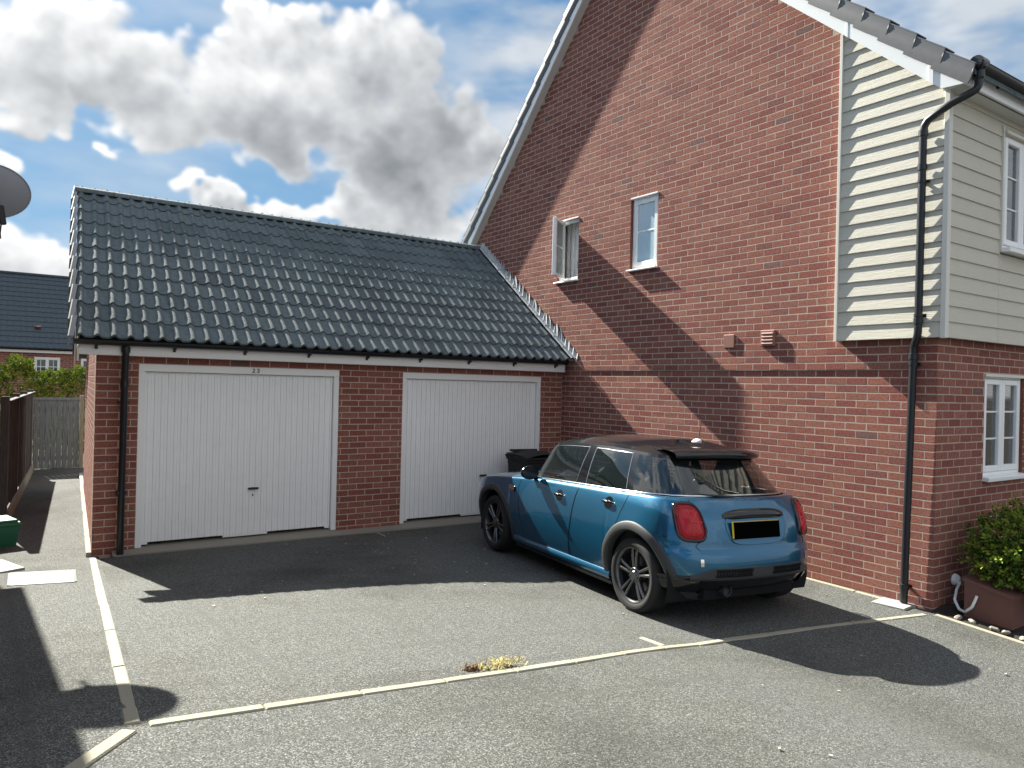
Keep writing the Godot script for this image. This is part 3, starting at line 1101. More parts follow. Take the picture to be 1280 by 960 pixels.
func garage_roof(o: Node) -> void:
	var roof := Node3D.new()
	roof.name = "roof"
	o.add_child(roof, true)
	# deck
	var g := Geo.new()
	var up := Vector3(0, RIDGE_Y - EAVE_Y, RIDGE_Z - EAVE_Z)
	var slope_len := up.length()
	var ua := up.normalized()
	var na := Vector3(1, 0, 0).cross(-ua).normalized()
	if na.y < 0:
		na = -na
	var e0 := slope_at(0.02)
	var r0 := slope_at(1.0)
	var dn := -na * 0.05
	g.quad(Vector3(-6.36, 0, 0) + e0 + dn, Vector3(-0.02, 0, 0) + e0 + dn, Vector3(-0.02, 0, 0) + r0 + dn, Vector3(-6.16, 0, 0) + r0 + dn)
	g.quad(Vector3(-0.02, 0, 0) + r0 + dn, Vector3(-0.02, 2.25, -5.5), Vector3(-5.95, 2.25, -5.5), Vector3(-6.16, 0, 0) + r0 + dn)
	obj("roof_deck", g, M.dark_tile, roof)
	# the back slope, not seen from the drive
	g = Geo.new()
	g.quad(Vector3(-0.02, 0, 0) + r0, Vector3(-0.02, 2.30, -5.5), Vector3(-5.98, 2.30, -5.5), Vector3(-6.19, 0, 0) + r0)
	obj("back_slope", g, M.roof_tile, roof)
	# one interlocking tile: two rolls and two pans
	rng.seed = 55
	var rows := 11
	var cols := 21
	var gauge := slope_len / rows
	var tiles := []
	for variant in 4:
		tiles.append(tile_mesh(gauge + 0.07, 0.80 + 0.13 * variant))
	for r in rows:
		var s := float(r) / rows
		var p := slope_at(s)
		var xl := lerpf(-6.40, -6.205, s)
		var xl1 := lerpf(-6.40, -6.205, s + 1.0 / rows)
		for c in cols:
			var t := (c + 0.5) / cols
			var x := lerpf(xl, -0.045, t)
			var x1 := lerpf(xl1, -0.045, t)
			var wdt := (-0.045 - xl) / cols
			var dirv := (slope_at(s + 1.0 / rows) + Vector3(x1, 0, 0) - p - Vector3(x, 0, 0)).normalized()
			var xa := Vector3.RIGHT
			var nn := xa.cross(dirv)
			if nn.y < 0:
				nn = -nn
			nn = nn.normalized()
			# tilt so that each tile rides on the one below
			var tilt := 0.058 + rng.randf_range(-0.004, 0.004)
			var d2 := (dirv * cos(tilt) - nn * sin(tilt)).normalized()
			var n2 := (nn * cos(tilt) + dirv * sin(tilt)).normalized()
			# local z runs down the slope
			var bs := Basis(xa * (wdt / 0.30), n2, -d2)
			obj("tile", tiles[rng.randi_range(0, 3)], M.roof_tile, roof, Transform3D(bs, p + Vector3(x + rng.randf_range(-0.002, 0.002), 0, 0) + nn * (0.022 + rng.randf_range(-0.0015, 0.0015))))
	# verge caps on the left edge
	for r in rows:
		var s := float(r) / rows
		var a := slope_at(s) + Vector3(lerpf(-6.42, -6.225, s), 0, 0)
		var b := slope_at(s + 1.06 / rows) + Vector3(lerpf(-6.42, -6.225, s + 1.06 / rows), 0, 0)
		var za := (a - b).normalized()
		var xa := Vector3.RIGHT
		var ya := za.cross(xa).normalized()
		g = Geo.new()
		var ln := (a - b).length()
		var q := PackedVector2Array([Vector2(-0.022, -0.085), Vector2(-0.006, -0.085), Vector2(-0.006, 0.050), Vector2(0.03, 0.050), Vector2(0.03, 0.062), Vector2(-0.012, 0.062), Vector2(-0.022, 0.054)])
		var lift := Basis(xa, ya, za) * Basis(Vector3.RIGHT, 0.060) * Basis(Vector3.UP, -0.085)
		g.prism(q, Transform3D(lift, b - ya * 0.012), ln + 0.015)
		obj("verge_cap", g, M.garage_verge, roof)
	# ridge tiles
	for k in 14:
		var xa := lerpf(-6.24, -0.08, k / 14.0)
		var xb := lerpf(-6.24, -0.08, (k + 1) / 14.0)
		g = Geo.new()
		g.col = Color(1, 1, 1) * rng.randf_range(0.85, 1.1)
		var rw := []
		for e in [xa, xb + 0.012]:
			for dz in [0]:
				var row := PackedVector3Array()
				for j in 9:
					var t := PI * j / 8.0
					row.append(Vector3(e, RIDGE_Y - 0.045 + sin(t) * 0.085, RIDGE_Z + cos(t) * 0.135))
				rw.append(row)
		g.grid(rw, true)
		var low := []
		for row in rw:
			var r2 := PackedVector3Array()
			for p in row:
				r2.append(Vector3(p.x, RIDGE_Y - 0.045 + (p.y - RIDGE_Y + 0.045) * 0.85 - 0.004, RIDGE_Z + (p.z - RIDGE_Z) * 0.92))
			low.append(r2)
		g.grid(low)
		for e in 2:
			for j in 8:
				g.quad_out(rw[e][j], rw[e][j + 1], low[e][j + 1], low[e][j], Vector3((xa + xb) * 0.5, RIDGE_Y, RIDGE_Z))
		for j in [0, 8]:
			g.quad_out(rw[0][j], rw[1][j], low[1][j], low[0][j], Vector3((xa + xb) * 0.5, RIDGE_Y + 0.3, RIDGE_Z))
		obj("ridge_tile", g, M.roof_tile, roof)
	# stepped lead against the gable wall
	var n := 29
	for k in n:
		var s := (k + 0.35) / n
		var p := slope_at(s)
		g = Geo.new()
		var h := 0.235 + rng.randf_range(-0.03, 0.02)
		var zl := 0.160
		var a := Vector3(-0.018, p.y + 0.0, p.z + 0.05)
		var pl := PackedVector2Array([Vector2(0.06, -0.02), Vector2(-zl, 0.105), Vector2(-zl + 0.01, 0.125 + h * 0.40), Vector2(0.0, 0.02 + h * 0.80), Vector2(0.055, h * 0.46)])
		var bs := Basis(Vector3(0, 0, 1), Vector3.UP, Vector3(-1, 0, 0)) * Basis.from_euler(Vector3(rng.randf_range(-0.20, 0.0), -0.20 + rng.randf_range(-0.12, 0.08), rng.randf_range(-0.06, 0.06)))
		g.prism(pl, Transform3D(bs, a), 0.004)
		g.col = Color(1, 1, 1) * rng.randf_range(0.8, 1.15)
		for q in g.c.size():
			g.c[q] = g.col
		obj("lead_flashing", g, M.lead, roof)
	# lead lying on the tiles, dressed over the first roll
	for k in 12:
		var s0 := k / 12.0
		var s1 := (k + 1.08) / 12.0
		var a := slope_at(s0) + na * 0.052
		var b := slope_at(minf(s1, 1.0)) + na * 0.046
		g = Geo.new()
		var rw := []
		for e in [a, b]:
			var row := PackedVector3Array()
			for q in [[-0.105, 0.004], [-0.085, 0.02], [-0.06, 0.014], [-0.04, 0.010], [-0.02, 0.02], [-0.012, 0.075]]:
				row.append(e + Vector3(q[0], 0, 0) + na * q[1])
			rw.append(row)
		g.grid(rw)
		obj("lead_apron", g, M.lead, roof)

# local x across (0.30 m), y out of the roof, z down the slope; origin at the lower edge
func tile_mesh(length: float, tone: float) -> ArrayMesh:
	var g := Geo.new()
	g.col = Color(tone, tone, tone * 1.01)
	var xs := []
	var ys := []
	for half in 2:
		var b := -0.15 + half * 0.15
		for q in [[0.0, 0.004], [0.012, 0.014], [0.025, 0.027], [0.040, 0.033], [0.055, 0.027], [0.068, 0.014], [0.080, 0.004], [0.095, 0.0], [0.132, 0.0]]:
			xs.append(b + q[0])
			ys.append(q[1])
	xs.append(0.1495)
	ys.append(0.004)
	var top := []
	for e in [[-length, 0.0], [-length * 0.5, 0.0], [-0.006, 0.0], [0.0, -0.005]]:
		var row := PackedVector3Array()
		for k in xs.size():
			row.append(Vector3(xs[k], ys[k] + e[1], e[0]))
		top.append(row)
	g.grid(top, true)
	for k in xs.size() - 1:
		var a := Vector3(xs[k], ys[k] - 0.005, 0.0)
		var b := Vector3(xs[k + 1], ys[k + 1] - 0.005, 0.0)
		g.quad(a + Vector3(0, -0.020, -0.002), b + Vector3(0, -0.020, -0.002), b, a)
	return g.mesh()

# ------------------------------------------------------------------ house
const PEAK_Z := 1.25
const HOSE := [Vector3(0.385, 0.235, 5.535), Vector3(0.25, 0.20, 5.57), Vector3(0.15, 0.125, 5.60), Vector3(0.13, 0.055, 5.65), Vector3(0.085, 0.055, 5.72), Vector3(0.055, 0.12, 5.79), Vector3(0.06, 0.226, 5.826)]
func rake(z: float) -> float:        # lower edge of the bargeboards
	return 4.527 + 1.055 * (z + 2.452) if z < PEAK_Z else 6.229 - 0.868 * (z - 3.79)

var ZY := Basis(Vector3(0, 0, 1), Vector3.UP, Vector3(-1, 0, 0))

# flat piece of wall standing in the gable plane, its face at x = face
func gable_piece(g: Geo, poly: PackedVector2Array, face: float, thick: float) -> void:
	g.prism(poly, Transform3D(ZY, Vector3(face + thick, 0, 0)), thick)

func make_house() -> void:
	var o := thing("house", "tall red brick gable-ended house with cream weatherboard corner", "house", Vector3.ZERO)
	var w1 := [-0.175, 0.330, 3.56, 4.485]
	var w2 := [1.420, 1.935, 3.57, 4.535]
	# ---- gable wall
	var g := Geo.new()
	gable_piece(g, PackedVector2Array([Vector2(-3.2, -0.2), Vector2(5.4792, -0.2), Vector2(5.4792, 2.21), Vector2(-3.2, 2.21)]), 0.0004, 0.1)
	var cuts := [-3.2, w1[0], w1[1], PEAK_Z, w2[0], w2[1], 5.4792]
	for k in cuts.size() - 1:
		var a: float = cuts[k]
		var b: float = cuts[k + 1]
		var y0 := 2.2105
		for w in [w1, w2]:
			if absf(w[0] - a) < 0.001 and absf(w[1] - b) < 0.001:
				gable_piece(g, PackedVector2Array([Vector2(a, y0), Vector2(b, y0), Vector2(b, w[2]), Vector2(a, w[2])]), -0.0116, 0.112)
				y0 = w[3]
		gable_piece(g, PackedVector2Array([Vector2(a, y0), Vector2(b, y0), Vector2(b, rake(b) + 0.16), Vector2(a, rake(a) + 0.16)]), -0.0116, 0.112)
	# front wall round the window, back and far walls
	var fw := [0.915, 1.800, 1.190, 2.190]
	for r in [[0.1008, fw[0], -0.2, 2.6], [fw[1], 9.0, -0.2, 2.6], [fw[0], fw[1], -0.2, fw[2]], [fw[0], fw[1], fw[3], 2.6], [0.1008, 0.96, 2.6, 4.8], [1.83, 9.0, 2.6, 4.8], [0.96, 1.83, 2.6, 3.43], [0.96, 1.83, 4.56, 4.8]]:
		g.box(Vector3((r[0] + r[1]) * 0.5, (r[2] + r[3]) * 0.5, 5.4292), Vector3(r[1] - r[0], r[3] - r[2], 0.1))
	g.box(Vector3(4.5, 2.0, -3.25), Vector3(9.0, 4.6, 0.1))
	obj("wall", g, M.mortar, o)
	g = Geo.new()
	gable_piece(g, PackedVector2Array([Vector2(-3.2, -0.2), Vector2(5.4, -0.2), Vector2(5.4, rake(5.4) + 0.1), Vector2(PEAK_Z, rake(PEAK_Z) + 0.1), Vector2(-3.2, rake(-3.2) + 0.1)]), 9.0, 0.1)
	obj("far_wall", g, M.mortar, o)
	# ---- bricks
	rng.seed = 202
	var spots := []
	var y0 := 2.21 - 0.075 * 32
	for s in cut(bond(-3.0, 5.48, y0, 8.75, 0), [w1, w2]):
		var y: float = s[2]
		var u: float = s[0]
		if y > rake(u) + 0.05:
			continue
		if u > 4.60 and y > 2.52:
			continue
		if y < gy(0, maxf(u, 0.0)) - 0.05:
			continue
		var roofline := EAVE_Y + (EAVE_Z - u) * (RIDGE_Y - EAVE_Y) / (EAVE_Z - RIDGE_Z)
		if u < -0.05 and y < roofline - 0.15:
			continue
		spots.append([Transform3D(ZY, Vector3(-0.012 if y > 2.21 else 0.0, y, u)), s[1]])
	for s in cut(bond(0.0, 2.9, y0, 2.52, 1, false), [fw]):
		if s[2] > 0.0:
			spots.append([Transform3D(Basis.IDENTITY, Vector3(s[0], s[2], 5.48)), s[1]])
	lay_bricks(o, spots, 300)
	# brick-coloured reveals
	g = Geo.new()
	g.col = Color(0.24, 0.095, 0.068)
	for w in [w1, w2]:
		for e in [0, 1]:
			g.box(Vector3(0.044, (w[2] + w[3]) * 0.5, w[e] + (0.003 if e == 0 else -0.003)), Vector3(0.108, w[3] - w[2], 0.006))
		g.box(Vector3(0.044, w[3] - 0.003, (w[0] + w[1]) * 0.5), Vector3(0.108, 0.006, w[1] - w[0] - 0.014))
	for e in [0, 1]:
		g.box(Vector3(fw[e] + (0.003 if e == 0 else -0.003), (fw[2] + fw[3]) * 0.5, 5.43), Vector3(0.006, fw[3] - fw[2], 0.098))
	obj("reveal", g, M.brick, o)
	# ---- gable windows
	gable_window(o, w2, false)
	gable_window(o, w1, true)
	# ---- front windows
	front_window(o, fw, 5.415, "wide white window beside the shrub bed", 3)
	front_window(o, [0.985, 1.83, 3.43, 4.56], 5.53, "upper white window in the weatherboarded front", 3)
	# ---- weatherboards on the gable
	rng.seed = 66
	var n := 0
	var y := 2.50
	while y < 5.62:
		var top := y + 0.1435
		var z1 := minf(5.542, 3.79 + (6.229 - y) / 0.868 + 0.05)
		if z1 - 4.545 > 0.05:
			g = Geo.new()
			var tone := rng.randf_range(0.95, 1.04)
			g.col = Color(tone, tone, tone * rng.randf_range(0.97, 1.02))
			var prof := PackedVector2Array([Vector2(0.055, y), Vector2(0.098, y), Vector2(0.0985, y + 0.004), Vector2(0.083, y + 0.156), Vector2(0.055, y + 0.156)])
			g.prism(prof, Transform3D(Basis(Vector3(-1, 0, 0), Vector3.UP, Vector3(0, 0, -1)), Vector3(0, 0, z1)), z1 - 4.540)
			obj("weatherboard", g, M.weatherboard, o)
		y += 0.1435
	# ---- weatherboards on the front
	y = 2.50
	while y < 4.66:
		for seg in [[-0.045, 0.965, 0.0], [0.965, 1.86, 1.0], [1.86, 4.0, 0.0]]:
			if seg[2] > 0.5 and y > 3.36 and y < 4.5:
				continue
			g = Geo.new()
			var tone := rng.randf_range(0.96, 1.03)
			g.col = Color(tone, tone, tone)
			var prof := PackedVector2Array([Vector2(5.53, y), Vector2(5.572, y), Vector2(5.5725, y + 0.004), Vector2(5.557, y + 0.156), Vector2(5.53, y + 0.156)])
			g.prism(prof, Transform3D(Basis(Vector3(0, 0, 1), Vector3.UP, Vector3(-1, 0, 0)), Vector3(seg[1] - 0.002, 0, 0)), seg[1] - seg[0] - 0.004)
			obj("weatherboard", g, M.weatherboard, o)
		y += 0.1435
	# trims
	g = Geo.new()
	g.box(Vector3(-0.055, (2.49 + rake(4.525)) * 0.5, 4.524), Vector3(0.112, rake(4.525) - 2.49, 0.032), Basis.IDENTITY, 0.003)
	g.box(Vector3(-0.080, 3.62, 5.563), Vector3(0.056, 2.26, 0.046), Basis.IDENTITY, 0.003)
	g.box(Vector3(-0.048, 3.62, 5.560), Vector3(0.010, 2.24, 0.050))
	g.box(Vector3(0.972, 4.0, 5.572), Vector3(0.022, 1.22, 0.03), Basis.IDENTITY, 0.002)
	obj("corner_trim", g, M.cream_plastic, o)
	g = Geo.new()
	gable_piece(g, PackedVector2Array([Vector2(4.53, 2.51), Vector2(5.53, 2.51), Vector2(5.53, rake(5.53)), Vector2(4.53, rake(4.53))]), -0.054, 0.04)
	g.box(Vector3(2.0, 3.6, 5.505), Vector3(1.9 * 0.0 + 0.01, 0.01, 0.01))
	obj("batten", g, M.black_void, o)
	# ---- two vent covers
	for q in [[3.128, 2.549, 0.155, 0.155, 0.018], [3.665, 2.565, 0.185, 0.175, 0.030]]:
		g = Geo.new()
		g.box(Vector3(-0.012 - q[4] * 0.5, q[1], q[0]), Vector3(q[4], q[3], q[2]), Basis.IDENTITY, 0.006)
		var vc := obj("vent_cover", g, M.terracotta_plastic, o)
		for k in (4 if q[0] > 3.4 else 0):
			g = Geo.new()
			g.box(Vector3(-0.013 - q[4], q[1] - q[3] * 0.32 + k * q[3] * 0.21, q[0]), Vector3(0.006, 0.018, q[2] * 0.80), Basis(Vector3(0, 0, 1), -0.4), 0.001)
			obj("louvre", g, M.terracotta_plastic, vc)
	# ---- bargeboards and soffits
	g = Geo.new()
	gable_piece(g, PackedVector2Array([Vector2(PEAK_Z, rake(PEAK_Z)), Vector2(5.535, 4.714), Vector2(5.74, 4.70), Vector2(5.74, 4.86), Vector2(PEAK_Z, rake(PEAK_Z) + 0.27)]), -0.168, 0.02)
	gable_piece(g, PackedVector2Array([Vector2(5.425, rake(5.425) - 0.004), Vector2(5.465, rake(5.465) - 0.004), Vector2(5.465, 5.035), Vector2(5.425, 5.07)]), -0.176, 0.008)
	gable_piece(g, PackedVector2Array([Vector2(4.60, rake(4.60) - 0.002), Vector2(4.625, rake(4.625) - 0.002), Vector2(4.625, rake(4.625) + 0.26), Vector2(4.60, rake(4.60) + 0.26)]), -0.171, 0.003)
	gable_piece(g, PackedVector2Array([Vector2(-3.3, rake(-3.3)), Vector2(PEAK_Z, rake(PEAK_Z)), Vector2(PEAK_Z, rake(PEAK_Z) + 0.24), Vector2(-3.3, rake(-3.3) + 0.24)]), -0.148, 0.02)
	obj("bargeboard", g, M.white_plastic, o)
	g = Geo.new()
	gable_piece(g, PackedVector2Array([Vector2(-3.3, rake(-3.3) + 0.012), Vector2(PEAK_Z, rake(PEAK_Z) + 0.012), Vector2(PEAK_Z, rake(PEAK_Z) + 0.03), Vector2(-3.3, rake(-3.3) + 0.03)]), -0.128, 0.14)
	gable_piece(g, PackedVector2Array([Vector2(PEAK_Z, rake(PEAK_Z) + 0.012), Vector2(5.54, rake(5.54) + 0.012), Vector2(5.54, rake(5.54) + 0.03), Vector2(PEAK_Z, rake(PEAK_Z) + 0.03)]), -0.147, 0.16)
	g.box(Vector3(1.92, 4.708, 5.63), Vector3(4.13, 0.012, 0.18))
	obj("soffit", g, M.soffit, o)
	g = Geo.new()
	g.box(Vector3(1.93, 4.79, 5.731), Vector3(4.15, 0.19, 0.02), Basis.IDENTITY, 0.003)
	obj("fascia", g, M.white_plastic, o)
	g = Geo.new()
	g.box(Vector3(2.0, 4.703, 5.70), Vector3(3.9, 0.006, 0.014))
	obj("soffit_vent", g, M.black_plastic, o)
	# ---- roof slabs and verge caps
	var roof := Node3D.new()
	roof.name = "roof"
	o.add_child(roof, true)
	g = Geo.new()
	gable_piece(g, PackedVector2Array([Vector2(-3.45, rake(-3.45) + 0.25), Vector2(PEAK_Z, rake(PEAK_Z) + 0.25), Vector2(5.80, rake(5.80) + 0.28), Vector2(5.80, rake(5.80) + 0.36), Vector2(PEAK_Z, rake(PEAK_Z) + 0.36), Vector2(-3.45, rake(-3.45) + 0.36)]), -0.14, 9.3)
	obj("roof_slope", g, M.roof_tile, roof)
	for side in 2:
		var za := -3.2 if side == 0 else 5.83
		var dirz := (Vector3(0, 1.055, 1.0) if side == 0 else Vector3(0, 0.868, -1.0)).normalized()
		var lift := 0.325 if side == 0 else 0.318
		var p := Vector3(0, rake(za) + lift, za)
		var count := 18
		for k in count:
			var a := p + dirz * (k * 0.335)
			if (side == 0 and a.z > PEAK_Z) or (side == 1 and a.z < PEAK_Z):
				break
			# local x outwards (-x), y out of the slope, z up the slope
			var xa := Vector3(-1, 0, 0)
			var ya := dirz.cross(xa).normalized()
			if ya.y < 0:
				ya = -ya
			var bs := Basis(xa, ya, xa.cross(ya))
			var tilt := 0.075
			var fl := 1.0 if bs.z.dot(dirz) > 0 else -1.0
			var tb := bs * Basis(Vector3.RIGHT, tilt * fl)
			var ox := 0.172 if side == 1 else 0.150
			g = Geo.new()
			g.col = Color(1, 1, 1) * rng.randf_range(0.9, 1.08)
			# curved lower end: a strip of faces along the side
			var ln := 0.40
			var outer := []
			var steps := 7
			for j in steps:
				var t := float(j) / (steps - 1)
				# from the top edge (t=0) to the lower rim (t=1)
				var yy := 0.052 - t * 0.170
				var bow := sin(t * PI * 0.55) * 0.055
				var outx := 0.010 + 0.012 * sin(t * PI)
				var row := PackedVector3Array()
				for q in [0.0 - bow + 0.05, 0.012 - bow + 0.05, ln]:
					row.append(Vector3(outx + (0.004 if q < 0.03 else 0.0), yy, q * fl))
				outer.append(row)
			var inner := []
			for row in outer:
				var r2 := PackedVector3Array()
				for q in row:
					r2.append(q + Vector3(-0.016, 0, 0))
				inner.append(r2)
			g.grid(outer)
			g.grid(inner, true)
			for j in steps - 1:
				g.quad_out(outer[j][0], outer[j + 1][0], inner[j + 1][0], inner[j][0], Vector3(0, 0, 0.2 * fl))
			for j in 2:
				g.quad_out(outer[steps - 1][j], outer[steps - 1][j + 1], inner[steps - 1][j + 1], inner[steps - 1][j], Vector3(0, 0.2, 0.2 * fl))
			g.box(Vector3(-0.07, 0.046, (ln * 0.5 + 0.02) * fl), Vector3(0.17, 0.014, ln - 0.04), Basis.IDENTITY, 0.004)
			obj("verge_cap", g, M.verge_cap, roof, Transform3D(tb, a + Vector3(-ox, 0, 0)))
	g = Geo.new()
	g.tube([Vector3(-0.16, rake(PEAK_Z) + 0.30, PEAK_Z), Vector3(9.1, rake(PEAK_Z) + 0.30, PEAK_Z)], 0.12, 10)
	obj("ridge", g, M.roof_tile, roof)
	# ---- front gutter and the downpipe
	var gut := obj("gutter", half_gutter(Vector3(-0.15, 4.868, 5.80), Vector3(4.0, 4.880, 5.80), 0.058), M.black_plastic, o)
	for x in [0.42, 1.3, 2.2]:
		g = Geo.new()
		g.box(Vector3(x, 4.83, 5.765), Vector3(0.03, 0.09, 0.06), Basis.IDENTITY, 0.005)
		obj("bracket", g, M.black_plastic, gut)
	g = Geo.new()
	g.lathe([Vector2(0.034, -0.10), Vector2(0.044, -0.08), Vector2(0.044, -0.02), Vector2(0.062, 0.0), Vector2(0.062, 0.03)], Transform3D(Basis.IDENTITY, Vector3(-0.06, 4.83, 5.80)), 18)
	g.tube([Vector3(-0.12, 4.868, 5.80), Vector3(0.0, 4.868, 5.80)], 0.064, 16)
	obj("outlet", g, M.black_plastic, gut)
	var path := []
	for q in [[-0.06, 4.75, 5.80], [-0.062, 4.68, 5.797], [-0.075, 4.645, 5.78], [-0.100, 4.62, 5.74], [-0.148, 4.56, 5.61], [-0.153, 4.49, 5.47], [-0.153, 4.462, 5.415], [-0.15, 4.42, 5.385], [-0.146, 4.36, 5.374], [-0.142, 2.60, 5.366], [-0.140, 2.545, 5.364], [-0.128, 2.51, 5.352], [-0.072, 2.435, 5.300], [-0.063, 2.40, 5.290], [-0.061, 2.34, 5.287], [-0.058, 1.0, 5.262], [-0.056, 0.045, 5.246]]:
		path.append(Vector3(q[0], q[1], q[2]))
	g = Geo.new()
	g.tube(path, 0.034, 18)
	var pipe := obj("downpipe", g, M.black_plastic, o)
	g = Geo.new()
	for q in [[-0.145, 4.33, 5.374], [-0.145, 4.02, 5.372], [-0.142, 2.62, 5.366], [-0.061, 2.30, 5.286], [-0.0565, 0.16, 5.249]]:
		g.lathe([Vector2(0.033, 0.0), Vector2(0.041, 0.003), Vector2(0.041, 0.055), Vector2(0.033, 0.058)], Transform3D(Basis.IDENTITY, Vector3(q[0], q[1], q[2])), 18)
	obj("collar", g, M.black_plastic, pipe)
	for q in [[-0.145, 3.92, 5.372, 0.085], [-0.142, 2.70, 5.366, 0.085], [-0.061, 2.26, 5.286, 0.0], [-0.0575, 0.20, 5.25, 0.0]]:
		g = Geo.new()
		g.box(Vector3((q[0] - q[3]) * 0.5, q[1], q[2]), Vector3(-(q[0] + q[3]) + 0.0, 0.022, 0.03), Basis.IDENTITY, 0.003)
		g.box(Vector3(q[0] + 0.03, q[1], q[2]), Vector3(0.012, 0.03, 0.115), Basis.IDENTITY, 0.003)
		g.lathe([Vector2(0.035, -0.012), Vector2(0.040, -0.012), Vector2(0.040, 0.012), Vector2(0.035, 0.012)], Transform3D(Basis.IDENTITY, Vector3(q[0], q[1], q[2])), 16)
		obj("bracket", g, M.black_plastic, pipe)
	# gully slab under the pipe
	g = Geo.new()
	g.box(Vector3(-0.13, gy(-0.1, 5.2) + 0.003, 5.19), Vector3(0.24, 0.03, 0.30), Basis(Vector3.UP, 0.1), 0.006)
	obj("gully_slab", g, M.pale_concrete, o)
	# ---- socket with a white hose on the front wall
	g = Geo.new()
	g.lathe([Vector2(0.0, 0.055), Vector2(0.022, 0.055), Vector2(0.03, 0.048), Vector2(0.05, 0.03), Vector2(0.055, 0.012), Vector2(0.055, 0.0)], Transform3D(Basis(Vector3.RIGHT, PI / 2), Vector3(0.385, 0.255, 5.482)), 20)
	var sk := obj("wall_outlet", g, M.white_plastic, o)
	g = Geo.new()
	var hose := []
	var hp := HOSE
	var cv := Curve3D.new()
	for k in hp.size():
		var t: Vector3 = (hp[mini(k + 1, hp.size() - 1)] - hp[maxi(k - 1, 0)]) * 0.17
		cv.add_point(hp[k], -t, t)
	for k in 33:
		hose.append(cv.sample_baked(cv.get_baked_length() * k / 32.0))
	g.tube(hose, 0.0125, 10)
	obj("hose", g, M.white_plastic, sk)
	rooms(o)

func rooms(o: Node) -> void:
	# plain rooms behind the panes, so that they look into something
	var g := Geo.new()
	for r in [[0.13, 2.4, 3.0, 4.9, -1.2, 2.4]]:
		room(g, r)
	obj("upstairs_room", g, M.pale_room, o)
	g = Geo.new()
	room(g, [0.2, 3.4, 0.1, 2.45, 2.6, 5.36])
	room(g, [0.2, 3.4, 2.6, 4.9, 2.6, 5.36])
	obj("front_room", g, M.dark_room, o)

func room(g: Geo, r: Array) -> void:
	# five sides seen from within; the window side is the house wall itself
	var a := Vector3(r[0], r[2], r[4])
	var b := Vector3(r[1], r[3], r[5])
	var t := 0.02
	g.box(Vector3((a.x + b.x) * 0.5, a.y, (a.z + b.z) * 0.5), Vector3(b.x - a.x, t, b.z - a.z))
	g.box(Vector3((a.x + b.x) * 0.5, b.y, (a.z + b.z) * 0.5), Vector3(b.x - a.x, t, b.z - a.z))
	g.box(Vector3((a.x + b.x) * 0.5, (a.y + b.y) * 0.5, a.z), Vector3(b.x - a.x, b.y - a.y, t))
	g.box(Vector3(b.x, (a.y + b.y) * 0.5, (a.z + b.z) * 0.5), Vector3(t, b.y - a.y, b.z - a.z))

